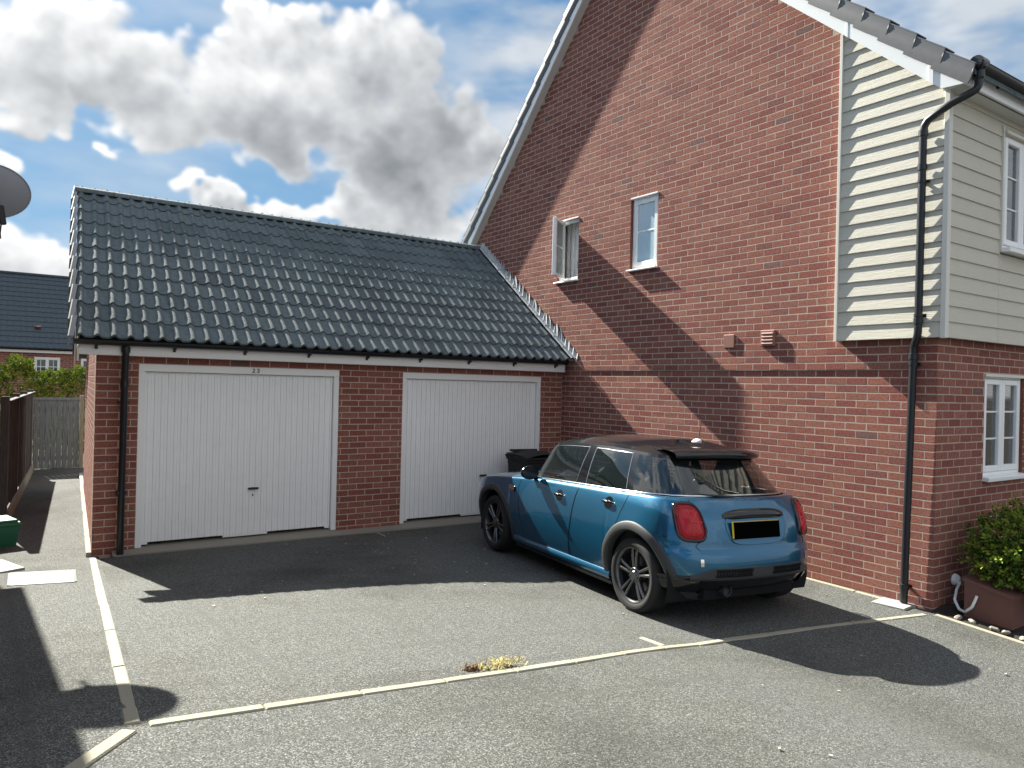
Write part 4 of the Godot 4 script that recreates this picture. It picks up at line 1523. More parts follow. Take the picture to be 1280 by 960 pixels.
func gable_window(o: Node, w: Array, open: bool) -> void:
	var zc: float = (w[0] + w[1]) * 0.5
	var yc: float = (w[2] + w[3]) * 0.5
	var wd: float = w[1] - w[0]
	var ht: float = w[3] - w[2]
	var win := Node3D.new()
	win.name = numbered("window", o)
	o.add_child(win, true)
	win.set_meta("label", "narrow white window standing open with a plant on its sill" if open else "narrow white window with frosted pane, shut")
	var x := 0.055
	var g := Geo.new()
	var fr := 0.048
	g.box(Vector3(x, yc, w[0] + fr * 0.5 + 0.007), Vector3(0.06, ht - 0.008, fr), Basis.IDENTITY, 0.006)
	g.box(Vector3(x, yc, w[1] - fr * 0.5 - 0.007), Vector3(0.06, ht - 0.008, fr), Basis.IDENTITY, 0.006)
	g.box(Vector3(x, w[3] - fr * 0.5 - 0.007, zc), Vector3(0.06, fr, wd - fr * 2 - 0.014), Basis.IDENTITY, 0.006)
	g.box(Vector3(x, w[2] + fr * 0.5 + 0.002, zc), Vector3(0.06, fr, wd - fr * 2 - 0.014), Basis.IDENTITY, 0.006)
	obj("frame", g, M.white_plastic, win)
	g = Geo.new()
	g.box(Vector3(-0.002, w[2] - 0.012, zc - 0.005), Vector3(0.13, 0.022, wd + 0.03), Basis(Vector3(0, 0, 1), 0.09), 0.004)
	obj("sill", g, M.white_plastic, win)
	g = Geo.new()
	g.box(Vector3(0.0, w[3] + 0.010 - 0.018, zc), Vector3(0.055, 0.020, wd - 0.016), Basis.IDENTITY, 0.003)
	obj("head_cover", g, M.white_plastic, win)
	# the sash in its own axes: x from hinge to free edge, y up, z the outer face
	var sw := wd - 0.075
	var sh := ht - 0.075
	var pane_mat: Material = M.obscured_glass if open else M.frosted_glass
	var sash := Geo.new()
	var st := 0.062 if not open else 0.05
	sash.box(Vector3(st * 0.5, 0, 0), Vector3(st, sh, 0.055), Basis.IDENTITY, 0.006)
	sash.box(Vector3(sw - st * 0.5, 0, 0), Vector3(st, sh, 0.055), Basis.IDENTITY, 0.006)
	sash.box(Vector3(sw * 0.5, sh * 0.5 - st * 0.5, 0), Vector3(sw - st * 2, st, 0.055), Basis.IDENTITY, 0.006)
	sash.box(Vector3(sw * 0.5, -sh * 0.5 + st * 0.5, 0), Vector3(sw - st * 2, st, 0.055), Basis.IDENTITY, 0.006)
	var pane := Geo.new()
	pane.box(Vector3(sw * 0.5, 0, 0), Vector3(sw - st * 2, sh - st * 2, 0.004 if open else 0.02))
	var bar := Geo.new()
	for s in [-1.0, 1.0]:
		bar.box(Vector3(sw * 0.5, 0.02, 0.012 * s), Vector3(sw - st * 2, 0.020, 0.006), Basis.IDENTITY, 0.002)
	var xf: Transform3D
	if open:
		var dirv := Vector3(-0.345, 0, 0.225).normalized()
		xf = Transform3D(Basis(dirv, Vector3.UP, dirv.cross(Vector3.UP)), Vector3(-0.035, yc - 0.005, 0.0))
	else:
		xf = Transform3D(Basis(Vector3(0, 0, 1), Vector3.UP, Vector3(-1, 0, 0)), Vector3(0.042, yc, w[0] + 0.0375))
	obj("sash", sash, M.white_plastic, win, xf)
	obj("pane", pane, pane_mat, win, xf)
	obj("glazing_bar", bar, M.white_plastic, win, xf)
	if open:
		# net curtain just inside
		g = Geo.new()
		var rows := []
		for j in 2:
			var row := PackedVector3Array()
			for k in 40:
				row.append(Vector3(0.26 + sin(k * 1.1) * 0.012, w[2] + (ht + 0.1) * j - 0.02, lerpf(-0.35, 0.40, k / 39.0)))
			rows.append(row)
		g.grid(rows)
		obj("curtain", g, M.white_matt, win)
		g = Geo.new()
		g.box(Vector3(0.16, w[2] - 0.005, zc), Vector3(0.14, 0.02, wd + 0.1))
		obj("inner_sill", g, M.white_plastic, win)
		var p := thing("potted_plant", "small spiky potted plant on the sill of the open window", "plant", Vector3(0.135, w[2] + 0.005, 0.20))
		g = Geo.new()
		g.lathe([Vector2(0.0, 0.0), Vector2(0.045, 0.0), Vector2(0.06, 0.09), Vector2(0.054, 0.09), Vector2(0.05, 0.075), Vector2(0.0, 0.075)], Transform3D.IDENTITY, 20)
		obj("pot", g, M.white_plastic, p)
		g = Geo.new()
		g.col = Color(0.03, 0.07, 0.035)
		for k in 9:
			var a := k * 2.4
			var ln := 0.20 + 0.05 * sin(k * 5.0)
			var out := Vector3(cos(a), 0, sin(a))
			var sid := Vector3(-sin(a), 0, cos(a)) * 0.012
			var b0 := Vector3(0, 0.07, 0) + out * 0.015
			var b1 := b0 + Vector3(0, ln * 0.6, 0) + out * 0.02
			var b2 := b0 + Vector3(0, ln, 0) + out * 0.05
			g.quad(b0 - sid, b0 + sid, b1 + sid, b1 - sid)
			g.tri(b1 - sid, b1 + sid, b2)
		obj("leaves", g, M.leaf, p)
	else:
		g = Geo.new()
		g.box(Vector3(0.115, yc, zc), Vector3(0.005, ht, wd))
		obj("blind", g, M.white_matt, win)

func front_window(o: Node, w: Array, zf: float, label: String, panes: int) -> void:
	var win := Node3D.new()
	win.name = numbered("window", o)
	o.add_child(win, true)
	win.set_meta("label", label)
	var xc: float = (w[0] + w[1]) * 0.5
	var yc: float = (w[2] + w[3]) * 0.5
	var wd: float = w[1] - w[0]
	var ht: float = w[3] - w[2]
	var g := Geo.new()
	var fr := 0.032
	for e in [w[0] + fr * 0.5 + 0.007, w[1] - fr * 0.5 - 0.007]:
		g.box(Vector3(e, yc, zf), Vector3(fr, ht - 0.006, 0.07), Basis.IDENTITY, 0.005)
	g.box(Vector3(xc, w[3] - fr * 0.5 - 0.002, zf), Vector3(wd - fr * 2 - 0.014, fr, 0.07), Basis.IDENTITY, 0.005)
	g.box(Vector3(xc, w[2] + fr * 0.5 + 0.002, zf), Vector3(wd - fr * 2 - 0.014, fr, 0.07), Basis.IDENTITY, 0.005)
	obj("frame", g, M.white_plastic, win)
	g = Geo.new()
	g.box(Vector3(xc, w[2] - 0.022, zf + 0.055), Vector3(wd + 0.02, 0.045, 0.15), Basis(Vector3.RIGHT, 0.06), 0.006)
	obj("sill", g, M.white_plastic, win)
	g = Geo.new()
	g.box(Vector3(xc, w[3] - 0.004, zf + 0.055), Vector3(wd - 0.012, 0.030, 0.05), Basis.IDENTITY, 0.004)
	obj("head_cover", g, M.cream_plastic, win)
	for s in 2:
		var a := lerpf(w[0] + fr + 0.010, w[1] - fr - 0.010, s * 0.5) + 0.002
		var b := lerpf(w[0] + fr + 0.010, w[1] - fr - 0.010, s * 0.5 + 0.5) - 0.002
		var st := 0.058
		var y0: float = w[2] + fr + 0.006
		var y1: float = w[3] - fr - 0.006
		g = Geo.new()
		g.box(Vector3(a + st * 0.5, (y0 + y1) * 0.5, zf + 0.016), Vector3(st, y1 - y0, 0.06), Basis.IDENTITY, 0.007)
		g.box(Vector3(b - st * 0.5, (y0 + y1) * 0.5, zf + 0.016), Vector3(st, y1 - y0, 0.06), Basis.IDENTITY, 0.007)
		g.box(Vector3((a + b) * 0.5, y0 + st * 0.5, zf + 0.016), Vector3(b - a - st * 2, st, 0.06), Basis.IDENTITY, 0.007)
		g.box(Vector3((a + b) * 0.5, y1 - st * 0.5, zf + 0.016), Vector3(b - a - st * 2, st, 0.06), Basis.IDENTITY, 0.007)
		obj("sash", g, M.white_plastic, win)
		var py0 := y0 + st
		var py1 := y1 - st
		g = Geo.new()
		g.box(Vector3((a + b) * 0.5, (py0 + py1) * 0.5, zf + 0.010), Vector3(b - a - st * 2 + 0.004, py1 - py0 + 0.004, 0.004))
		obj("pane", g, M.window_glass, win)
		for k in range(1, panes):
			g = Geo.new()
			g.box(Vector3((a + b) * 0.5, lerpf(py0, py1, float(k) / panes), zf + 0.018), Vector3(b - a - st * 2, 0.018, 0.010), Basis.IDENTITY, 0.003)
			obj("glazing_bar", g, M.white_plastic, win)
	# slatted blind drawn half way and a dark curtain
	g = Geo.new()
	for k in 9:
		g.box(Vector3(xc, w[3] - 0.06 - k * 0.032, zf - 0.075), Vector3(wd - 0.12, 0.003, 0.03), Basis(Vector3.RIGHT, 0.9))
	obj("blind", g, M.cream_plastic, win)

# ------------------------------------------------------------------ fence, gate, hedge
func fence_x(z: float) -> float:
	return -6.857 + 0.085 * (-3.08 - z)

func make_fence() -> void:
	var o := thing("fence", "dark brown close-boarded timber fence along the left of the path", "fence", Vector3.ZERO)
	rng.seed = 303
	var z0 := -2.5
	var z1 := -8.55
	var dirv := Vector3(fence_x(z1) - fence_x(z0), 0, z1 - z0).normalized()
	var bs := Basis(dirv, Vector3.UP, dirv.cross(Vector3.UP))
	var len := (z0 - z1) / absf(dirv.z)
	var base := Vector3(fence_x(z0), 0.085, z0)
	for k in 4:
		var g := Geo.new()
		var t := minf(k * 1.83, len)
		g.box(base + dirv * t + Vector3(-0.02, 0.80, 0), Vector3(0.09, 1.6, 0.09), bs, 0.006)
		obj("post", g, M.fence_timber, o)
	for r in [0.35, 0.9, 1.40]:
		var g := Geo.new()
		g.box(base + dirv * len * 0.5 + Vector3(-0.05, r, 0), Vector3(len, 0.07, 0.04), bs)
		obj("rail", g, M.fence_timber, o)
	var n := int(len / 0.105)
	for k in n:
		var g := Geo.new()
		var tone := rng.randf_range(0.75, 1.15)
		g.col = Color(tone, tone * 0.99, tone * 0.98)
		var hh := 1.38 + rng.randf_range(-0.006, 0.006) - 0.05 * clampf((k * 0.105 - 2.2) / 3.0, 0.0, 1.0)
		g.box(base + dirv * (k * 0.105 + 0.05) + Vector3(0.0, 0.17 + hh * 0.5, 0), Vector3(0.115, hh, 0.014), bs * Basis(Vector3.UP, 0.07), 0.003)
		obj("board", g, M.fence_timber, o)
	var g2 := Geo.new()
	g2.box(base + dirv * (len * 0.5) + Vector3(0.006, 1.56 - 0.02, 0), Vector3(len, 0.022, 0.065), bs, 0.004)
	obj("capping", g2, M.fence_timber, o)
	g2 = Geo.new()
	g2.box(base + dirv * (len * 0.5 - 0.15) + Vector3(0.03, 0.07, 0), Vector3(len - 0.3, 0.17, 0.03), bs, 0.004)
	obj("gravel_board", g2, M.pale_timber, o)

func make_gate() -> void:
	var o := thing("gate", "weathered grey boarded timber gate at the end of the path", "gate", Vector3.ZERO)
	rng.seed = 304
	var zg := -8.7
	var x0 := -6.37
	var x1 := -5.585
	var n := 8
	for k in n:
		var g := Geo.new()
		var tone := rng.randf_range(0.8, 1.15)
		g.col = Color(tone, tone, tone)
		g.box(Vector3(lerpf(x0, x1, (k + 0.5) / n), 0.80, zg), Vector3((x1 - x0) / n - 0.006, 1.40, 0.02), Basis.IDENTITY, 0.004)
		obj("board", g, M.gate_timber, o)
	var g2 := Geo.new()
	g2.box(Vector3((x0 + x1) * 0.5, 1.485, zg + 0.018), Vector3(x1 - x0, 0.05, 0.03), Basis.IDENTITY, 0.004)
	obj("top_rail", g2, M.gate_timber, o)
	for r in [0.3, 0.85, 1.3]:
		g2 = Geo.new()
		g2.box(Vector3((x0 + x1) * 0.5, r, zg - 0.03), Vector3(x1 - x0, 0.09, 0.03), Basis.IDENTITY, 0.004)
		obj("ledge", g2, M.gate_timber, o)
	for q in [[x0 - 0.055, 1.50, 0.095, M.gate_timber], [x1 + 0.045, 1.56, 0.075, M.pale_timber]]:
		g2 = Geo.new()
		g2.box(Vector3(q[0], q[1] * 0.5 + 0.0, zg), Vector3(q[2], q[1], 0.09), Basis.IDENTITY, 0.006)
		obj("post", g2, q[3], o)

# a mass of small leaves; centres come from a callable that returns [position, outward direction, depth 0..1]
func leaf_mass(g: Geo, count: int, place: Callable, size: float, light: Color, dark: Color, aspect := 0.55) -> void:
	for k in count:
		var r: Array = place.call()
		var p: Vector3 = r[0]
		var out: Vector3 = r[1]
		# a sprig: a short twig end with leaves round it, the young ones at its tip paler
		var axis := (out + Vector3(rng.randf_range(-1, 1), rng.randf_range(-0.2, 1.1), rng.randf_range(-1, 1)) * 0.6).normalized()
		var t := axis.cross(Vector3(rng.randf_range(-1, 1), rng.randf_range(-1, 1), rng.randf_range(-1, 1))).normalized()
		var b := axis.cross(t)
		var ln := size * rng.randf_range(0.7, 1.9)
		var tone := rng.randf_range(0.75, 1.25)
		var mix: float = clampf(r[2], 0, 1)
		var n := rng.randi_range(4, 7)
		for m in n:
			var f := float(m) / (n - 1)
			var a := m * 2.4 + k
			var side := t * cos(a) + b * sin(a)
			var root := p + axis * ln * (f - 0.6)
			var dirv := (side * (1.1 - 0.5 * f) + axis * (0.35 + 0.7 * f)).normalized()
			var s := size * rng.randf_range(0.55, 1.15) * (1.0 - 0.25 * f)
			var w := axis.cross(side).normalized() * s * aspect * 0.5
			var tip := root + dirv * s
			var mid := root + dirv * s * 0.5 + axis * s * 0.07
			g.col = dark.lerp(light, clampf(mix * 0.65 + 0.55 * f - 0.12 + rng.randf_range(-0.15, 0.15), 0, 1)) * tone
			g.quad(root, mid - w, tip, mid + w)

func make_hedge() -> void:
	var o := thing("hedge", "leafy green garden hedge rising behind the gate", "hedge", Vector3(-6.4, 0.085, -10.6))
	rng.seed = 404
	var f := FastNoiseLite.new()
	f.seed = 8
	f.frequency = 1.3
	f.fractal_octaves = 3
	var g := Geo.new()
	# a rounded bank 5 m long, 0.9 m deep, top about 2 m up
	var place := func() -> Array:
		var x := rng.randf_range(-3.0, 1.9)
		var a := rng.randf_range(-0.25, PI * 0.8)
		var bulge := 1.0 + 0.22 * f.get_noise_2d(x * 1.6, a * 1.4)
		var tall := 1.98 + 0.12 * f.get_noise_1d(x * 1.1) + (0.20 if absf(x + 0.15) < 0.22 else 0.0)
		var rad := rng.randf_range(0.84, 1.02) * bulge
		var z := cos(a) * 0.52 * rad
		var y := maxf(tall - 0.55, 0.0) + sin(a) * 0.55 * rad
		if a < 0.12 or rng.randf() < 0.30:
			y = rng.randf_range(0.2, tall - 0.5)
			z = 0.52 * bulge * rng.randf_range(0.88, 1.02)
		var out := Vector3(0, sin(a), cos(a))
		return [Vector3(x, y, z), out, 0.4 + 0.7 * f.get_noise_2d(x * 4.0, y * 4.0 + 20.0)]
	leaf_mass(g, 6000, place, 0.075, Color(0.27, 0.31, 0.045), Color(0.045, 0.09, 0.02))
	obj("leaves", g, M.leaf, o)
	g = Geo.new()
	for k in 26:
		var x := -3.0 + k * 0.19
		g.tube([Vector3(x, 0, 0), Vector3(x + rng.randf_range(-0.1, 0.1), 0.8, rng.randf_range(-0.1, 0.15)), Vector3(x + rng.randf_range(-0.2, 0.2), 1.7, rng.randf_range(-0.2, 0.2))], [0.02, 0.014, 0.005], 5)
	obj("stems", g, M.twig, o)

# ------------------------------------------------------------------ houses round about
func make_far_house() -> void:
	var o := thing("house", "long red brick house with dark tiled roof beyond the hedge", "house", Vector3(0, 0, 0))
	rng.seed = 505
	var zf := -22.0
	var holes := [[-5.85, -5.08, 1.75, 2.58], [-4.44, -3.6, 1.75, 2.58]]
	var g := Geo.new()
	var xs := [-16.0, holes[0][0], holes[0][1], holes[1][0], holes[1][1], 6.0]
	for k in 5:
		var a: float = xs[k]
		var b: float = xs[k + 1]
		if k == 1 or k == 3:
			g.box(Vector3((a + b) * 0.5, 0.375, zf - 0.15), Vector3(b - a, 2.75, 0.3))
			g.box(Vector3((a + b) * 0.5, 2.74, zf - 0.15), Vector3(b - a, 0.32, 0.3))
		else:
			g.box(Vector3((a + b) * 0.5, 0.95, zf - 0.15), Vector3(b - a, 3.9, 0.3))
	for x in [-15.9, 5.9]:
		g.prism(PackedVector2Array([Vector2(-0.3, -1), Vector2(-7.0, -1), Vector2(-7.0, 2.9), Vector2(-3.4, 5.7), Vector2(-0.3, 2.9)]), Transform3D(Basis(Vector3(0, 0, 1), Vector3.UP, Vector3(-1, 0, 0)), Vector3(x + 0.1, 0, zf)), 0.2)
	g.col = Color(0.8, 0.8, 0.8)
	obj("wall", g, M.mortar, o)
	# the bricks one could still pick out, as one mass of thin courses
	var spots := []
	for s in cut(bond(-9.0, -2.6, 1.0, 2.9, 0, true), holes):
		spots.append([Transform3D(Basis.IDENTITY, Vector3(s[0], s[2], zf + 0.002)), s[1]])
	lay_bricks(o, spots, 0)
	# roof of stepped courses
	g = Geo.new()
	var rows := 15
	var a0 := Vector3(0, 2.86, zf + 0.32)
	var a1 := Vector3(0, 5.76, zf - 3.4)
	for r in rows:
		var p0 := a0.lerp(a1, float(r) / rows)
		var p1 := a0.lerp(a1, float(r + 1.25) / rows)
		var up := (p1 - p0).normalized()
		var nn := Vector3.RIGHT.cross(up)
		if nn.y < 0:
			nn = -nn
		nn = nn.normalized()
		var lo := []
		var hi := []
		var face := []
		var low := PackedVector3Array()
		var mid := PackedVector3Array()
		var top := PackedVector3Array()
		var n := 240
		for k in n + 1:
			var x := lerpf(-16.2, 6.2, float(k) / n)
			var wv := 0.016 * absf(sin(k * PI / 2.0)) if true else 0.0
			low.append(p0 + Vector3(x, 0, 0) - nn * 0.01)
			mid.append(p0 + Vector3(x, 0, 0) + nn * (0.032 + wv))
			top.append(p1 + Vector3(x, 0, 0) + nn * (0.004 + wv))
		for k in n:
			g.quad(low[k], low[k + 1], mid[k + 1], mid[k])
			g.quad(mid[k], mid[k + 1], top[k + 1], top[k])
	g.quad(Vector3(6.2, 5.78, zf - 3.4), Vector3(-16.2, 5.78, zf - 3.4), Vector3(-16.2, 2.86, zf - 7.3), Vector3(6.2, 2.86, zf - 7.3))
	g.box(Vector3(-5.0, 5.79, zf - 3.4), Vector3(22.4, 0.10, 0.22), Basis.IDENTITY, 0.03)
	var rf := obj("roof", g, M.dark_tile, o)
	g = Geo.new()
	g.box(Vector3(-5.75, 3.62, zf - 0.52), Vector3(0.2, 0.05, 0.14), Basis(Vector3.RIGHT, -0.66), 0.01)
	obj("roof_vent", g, M.brown_plastic, rf)
	g = Geo.new()
	g.box(Vector3(-5.0, 2.80, zf + 0.14), Vector3(22.2, 0.17, 0.02))
	g.box(Vector3(-5.0, 2.72, zf + 0.06), Vector3(22.2, 0.01, 0.14))
	obj("fascia", g, M.white_plastic, o)
	obj("gutter", half_gutter(Vector3(-16.1, 2.86, zf + 0.22), Vector3(6.1, 2.86, zf + 0.22), 0.055), M.black_plastic, o)
	for h in holes:
		var win := Node3D.new()
		win.name = numbered("window", o)
		o.add_child(win, true)
		g = Geo.new()
		var xc: float = (h[0] + h[1]) * 0.5
		var yc: float = (h[2] + h[3]) * 0.5
		for x in [h[0] + 0.04, xc, h[1] - 0.04]:
			g.box(Vector3(x, yc, zf - 0.04), Vector3(0.10 if x == xc else 0.08, h[3] - h[2], 0.07))
		for y in [h[2] + 0.04, h[3] - 0.05]:
			g.box(Vector3(xc, y, zf - 0.041), Vector3(h[1] - h[0], 0.09, 0.069))
		obj("frame", g, M.white_plastic, win)
		for s in [-1.0, 1.0]:
			g = Geo.new()
			g.box(Vector3(xc + s * 0.19, yc, zf - 0.06), Vector3(0.30, h[3] - h[2], 0.006))
			obj("pane", g, M.window_glass, win)
			g = Geo.new()
			g.box(Vector3(xc + s * 0.19, yc + 0.08, zf - 0.052), Vector3(0.30, 0.02, 0.01))
			g.box(Vector3(xc + s * 0.19, yc, zf - 0.0525), Vector3(0.016, h[3] - h[2] - 0.1, 0.009))
			obj("glazing_bar", g, M.white_plastic, win)
		g = Geo.new()
		g.box(Vector3(xc + 0.1, yc, zf - 0.28), Vector3(h[1] - h[0] + 0.3, h[3] - h[2] + 0.2, 0.02))
		obj("blind", g, M.dark_room, win)

func make_neighbour() -> void:
	# stands just out of the picture on the left; its shadow and its dish are in it
	var o := thing("neighbouring_house", "brick building just left of the path carrying the satellite dish", "house", Vector3.ZERO)
	var z0 := -3.0
	var z1 := 6.2
	var skew := Basis(Vector3.UP, 0.026)
	var g := Geo.new()
	g.box(Vector3(-7.46 + 0.12 - 2.5 - 0.10, 1.85, (z0 + z1) * 0.5), Vector3(5.0, 3.9, z1 - z0 - 0.2), skew)
	g.col = Color(0.25, 0.11, 0.08)
	for q in g.c.size():
		g.c[q] = g.col
	obj("wall", g, M.brick, o)
	g = Geo.new()
	g.prism(PackedVector2Array([Vector2(0.0, 3.87), Vector2(0.0, 3.95), Vector2(-2.6, 5.4), Vector2(-5.2, 3.95), Vector2(-5.2, 3.87)]), Transform3D(skew, Vector3(-7.44, 0, z0)), z1 - z0)
	obj("roof", g, M.roof_tile, o)

func make_dish() -> void:
	var o := thing("satellite_dish", "grey oval satellite dish at the left edge against the sky", "satellite dish", Vector3(-7.115, 3.395, 1.70))
	# looks away over the roofs: its bowl opens towards -z and up
	var look := Vector3(-0.12, 0.42, -1.0).normalized()
	var xa := Vector3.UP.cross(-look).normalized()
	var ya := (-look).cross(xa).normalized()
	var bs := Basis(xa, ya, -look)
	var g := Geo.new()
	var outer := []
	var inner := []
	for i in 9:
		var r := i / 8.0
		var row := PackedVector3Array()
		var row2 := PackedVector3Array()
		for k in 49:
			var a := TAU * k / 48.0
			var p := Vector3(cos(a) * r * 0.275, sin(a) * r * 0.215, -r * r * 0.055)
			row.append(bs * p)
			row2.append(bs * (p + Vector3(0, 0, -0.004)))
		outer.append(row)
		inner.append(row2)
	g.grid(outer, true)
	g.grid(inner)
	g.tube(Array(outer[8]), 0.006, 6, false)
	obj("reflector", g, M.dish_grey, o)
	g = Geo.new()
	g.box(bs * Vector3(0.0, -0.10, 0.035), Vector3(0.09, 0.16, 0.06), bs, 0.01)
	g.box(Vector3(0.075, -0.185, 0.09), Vector3(0.045, 0.15, 0.05), Basis(Vector3(0, 0, 1), 0.15), 0.008)
	g.tube([Vector3(0.072, -0.25, 0.09), Vector3(0.066, -0.33, 0.09), Vector3(0.070, -0.37, 0.085)], 0.007, 6)
	g.tube([bs * Vector3(0.0, -0.10, 0.06), Vector3(-0.02, -0.20, 0.06), Vector3(-0.05, -0.28, 0.05), Vector3(-0.42, -0.30, 0.0)], 0.018, 10)
	obj("bracket", g, M.black_plastic, o)
	g = Geo.new()
	g.tube([bs * Vector3(0, -0.24, -0.05), bs * Vector3(0, -0.26, -0.20), bs * Vector3(0, -0.16, -0.33)], 0.011, 8)
	g.box(bs * Vector3(0, -0.13, -0.34), Vector3(0.05, 0.05, 0.09), bs, 0.01)
	obj("receiver_arm", g, M.black_plastic, o)

# ------------------------------------------------------------------ small things
func make_small_things() -> void:
	# box with a lid at the left edge
	var o := thing("recycling_box", "green plastic recycling box with a lid at the left edge", "box", Vector3(-7.10, 0.085, -1.10), 0.24)
	o.scale = Vector3(0.95, 0.86, 0.9)
	var g := Geo.new()
	var rows := []
	for q in [[0.0, 0.42], [0.10, 0.435], [0.26, 0.465]]:
		rows.append(q)
	for k in 2:
		var a = rows[k]
		var b = rows[k + 1]
		var da := 0.70
		for s in 4:
			var c0 := [Vector3(-1, 0, -1), Vector3(1, 0, -1), Vector3(1, 0, 1), Vector3(-1, 0, 1)]
			var p: Vector3 = c0[s]
			var q: Vector3 = c0[(s + 1) % 4]
			var f := func(v: Vector3, w: Array) -> Vector3: return Vector3(v.x * w[1] * 0.62, w[0], v.z * w[1] * 0.5)
			g.quad_out(f.call(p, a), f.call(q, a), f.call(q, b), f.call(p, b), Vector3(0, 0.15, 0))
	obj("body", g, M.green_plastic, o)
	g = Geo.new()
	g.box(Vector3(0, 0.278, 0), Vector3(0.61, 0.05, 0.50), Basis.IDENTITY, 0.012)
	g.box(Vector3(0, 0.315, 0), Vector3(0.55, 0.035, 0.44), Basis.IDENTITY, 0.012)
	obj("lid", g, M.green_plastic, o)
	# paving slab lying loose
	o = thing("paving_slab", "loose pale slab lying on the path beside the inspection cover", "paving slab", Vector3(-7.03, gy(-7.0, 0.4) + 0.02, 0.42), 0.45)
	g = Geo.new()
	g.box(Vector3(0, 0.012, 0), Vector3(0.36, 0.03, 0.40), Basis(Vector3.RIGHT, 0.06), 0.004)
	obj("slab", g, M.pale_concrete, o)
	# inspection cover
	var pa := Vector3(-6.895, 0, 0.76)
	var pb := Vector3(-6.425, 0, 0.93)
	var pc := Vector3(-6.475, 0, 1.63)
	var pd := Vector3(-6.915, 0, 1.49)
	o = thing("inspection_cover", "pale rectangular inspection cover set in the path asphalt", "inspection cover", Vector3.ZERO)
	g = Geo.new()
	var pts := [pa, pb, pc, pd]
	for k in 4:
		pts[k].y = gy(pts[k].x, pts[k].z) + 0.008
	g.quad(pts[3], pts[2], pts[1], pts[0])
	obj("cover", g, M.pale_concrete, o)
	g = Geo.new()
	for k in 4:
		var a: Vector3 = pts[k]
		var b: Vector3 = pts[(k + 1) % 4]
		var d := (b - a)
		var za := d.normalized()
		var xa := za.cross(Vector3.UP).normalized()
		var out := ((a + b) * 0.5 - (pa + pc) * 0.5)
		out.y = 0
		var sgn := 1.0 if xa.dot(out) > 0 else -1.0
		g.box((a + b) * 0.5 + xa * sgn * 0.012 + Vector3(0, -0.006, 0), Vector3(0.022, 0.018, d.length() + 0.03), Basis(xa, za.cross(xa), za))
	obj("frame", g, M.black_plastic, o)
	# brown box by the front wall
	o = thing("planter_box", "low brown planter box on the bed in front of the shrub", "planter", Vector3(0.0, 0, 0))
	g = Geo.new()
	var side := PackedVector2Array([Vector2(-5.70, 0.02), Vector2(-5.70, 0.36), Vector2(-6.09, 0.30), Vector2(-6.09, -0.02)])
	g.prism(PackedVector2Array([Vector2(5.715, 0.02), Vector2(6.10, 0.0), Vector2(6.10, 0.255), Vector2(5.715, 0.325)]), Transform3D(ZY, Vector3(0.46, 0, 0)), 0.385)
	obj("body", g, M.brown_plastic, o)
	g = Geo.new()
	g.prism(PackedVector2Array([Vector2(5.70, 0.328), Vector2(6.115, 0.253), Vector2(6.118, 0.288), Vector2(5.70, 0.363)]), Transform3D(ZY, Vector3(0.48, 0, 0)), 0.415)
	obj("lid", g, M.brown_plastic, o)
	# soil bed
	g = Geo.new()
	var rws := []
	for j in 24:
		var row := PackedVector3Array()
		for i in 24:
			var x := lerpf(-0.09, 2.6, i / 23.0)
			var z := lerpf(5.483, 7.4, j / 23.0)
			row.append(Vector3(x, gy(0.0, z) - 0.012 + rng.randf_range(0.0, 0.03) + (0.02 if x > 0.1 else 0.0), z))
		rws.append(row)
	g.grid(rws, true)
	struct("flower_bed", g, M.soil)
	# shrub
	o = thing("shrub", "bushy green shrub with yellow-green tips against the front wall", "shrub", Vector3(0.62, 0.02, 6.02))
	rng.seed = 606
	var f := FastNoiseLite.new()
	f.seed = 19
	f.frequency = 2.4
	f.fractal_octaves = 3
	g = Geo.new()
	var place := func() -> Array:
		var d := Vector3(rng.randfn(), rng.randfn(), rng.randfn()).normalized()
		var b := 1.0 + 0.30 * f.get_noise_3dv(d * 1.4)
		var r := b * pow(rng.randf(), 0.22)
		var p := Vector3(d.x * 0.56, 0.54 + d.y * 0.47, d.z * 0.46) * Vector3(1, 1, 1)
		p = Vector3(0, 0.54, 0) + (p - Vector3(0, 0.54, 0)) * r
		p.z = maxf(p.z, -0.52)
		p.y = maxf(p.y, 0.03)
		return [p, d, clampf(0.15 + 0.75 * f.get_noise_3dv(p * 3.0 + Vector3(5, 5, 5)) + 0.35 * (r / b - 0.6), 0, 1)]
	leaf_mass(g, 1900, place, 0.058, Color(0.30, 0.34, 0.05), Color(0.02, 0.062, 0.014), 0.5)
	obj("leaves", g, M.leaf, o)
	g = Geo.new()
	for k in 14:
		var a := k * 2.39996
		g.tube([Vector3(0, -0.02, 0), Vector3(cos(a) * 0.14, 0.3, sin(a) * 0.14), Vector3(cos(a) * 0.36, 0.62 + 0.1 * sin(k * 3.0), sin(a) * 0.34)], [0.014, 0.009, 0.004], 5)
	obj("stems", g, M.twig, o)
	# a few stones lying in the bed
	rng.seed = 611
	o = null
	for k in 5:
		var st := Geo.new()
		st.box(Vector3.ZERO, Vector3(0.08, 0.035, 0.05), Basis.from_euler(Vector3(0.3, k, 0.2)), 0.016)
		var so := obj("stone", st, M.concrete, self, Transform3D(Basis.IDENTITY, Vector3(-0.04 + 0.02 * (k % 2), gy(0.0, 5.72 + 0.13 * k) + 0.022, 5.72 + 0.13 * k + 0.03 * sin(k * 4.0))))
		tag(so, ["grey stone in the bed nearest the house corner", "grey stone in the bed, second from the house corner", "grey stone in the middle of the row below the planter box", "grey stone in the bed, second from the picture edge", "grey stone in the bed below the outer end of the planter box"][k], "stone", "stones in the bed")
	# dry weeds growing out of the edging
	o = thing("dry_weeds", "tuft of dry straw-coloured weeds on the front edging", "weeds", Vector3(-4.79, gy(-4.8, 5.45), 5.45))
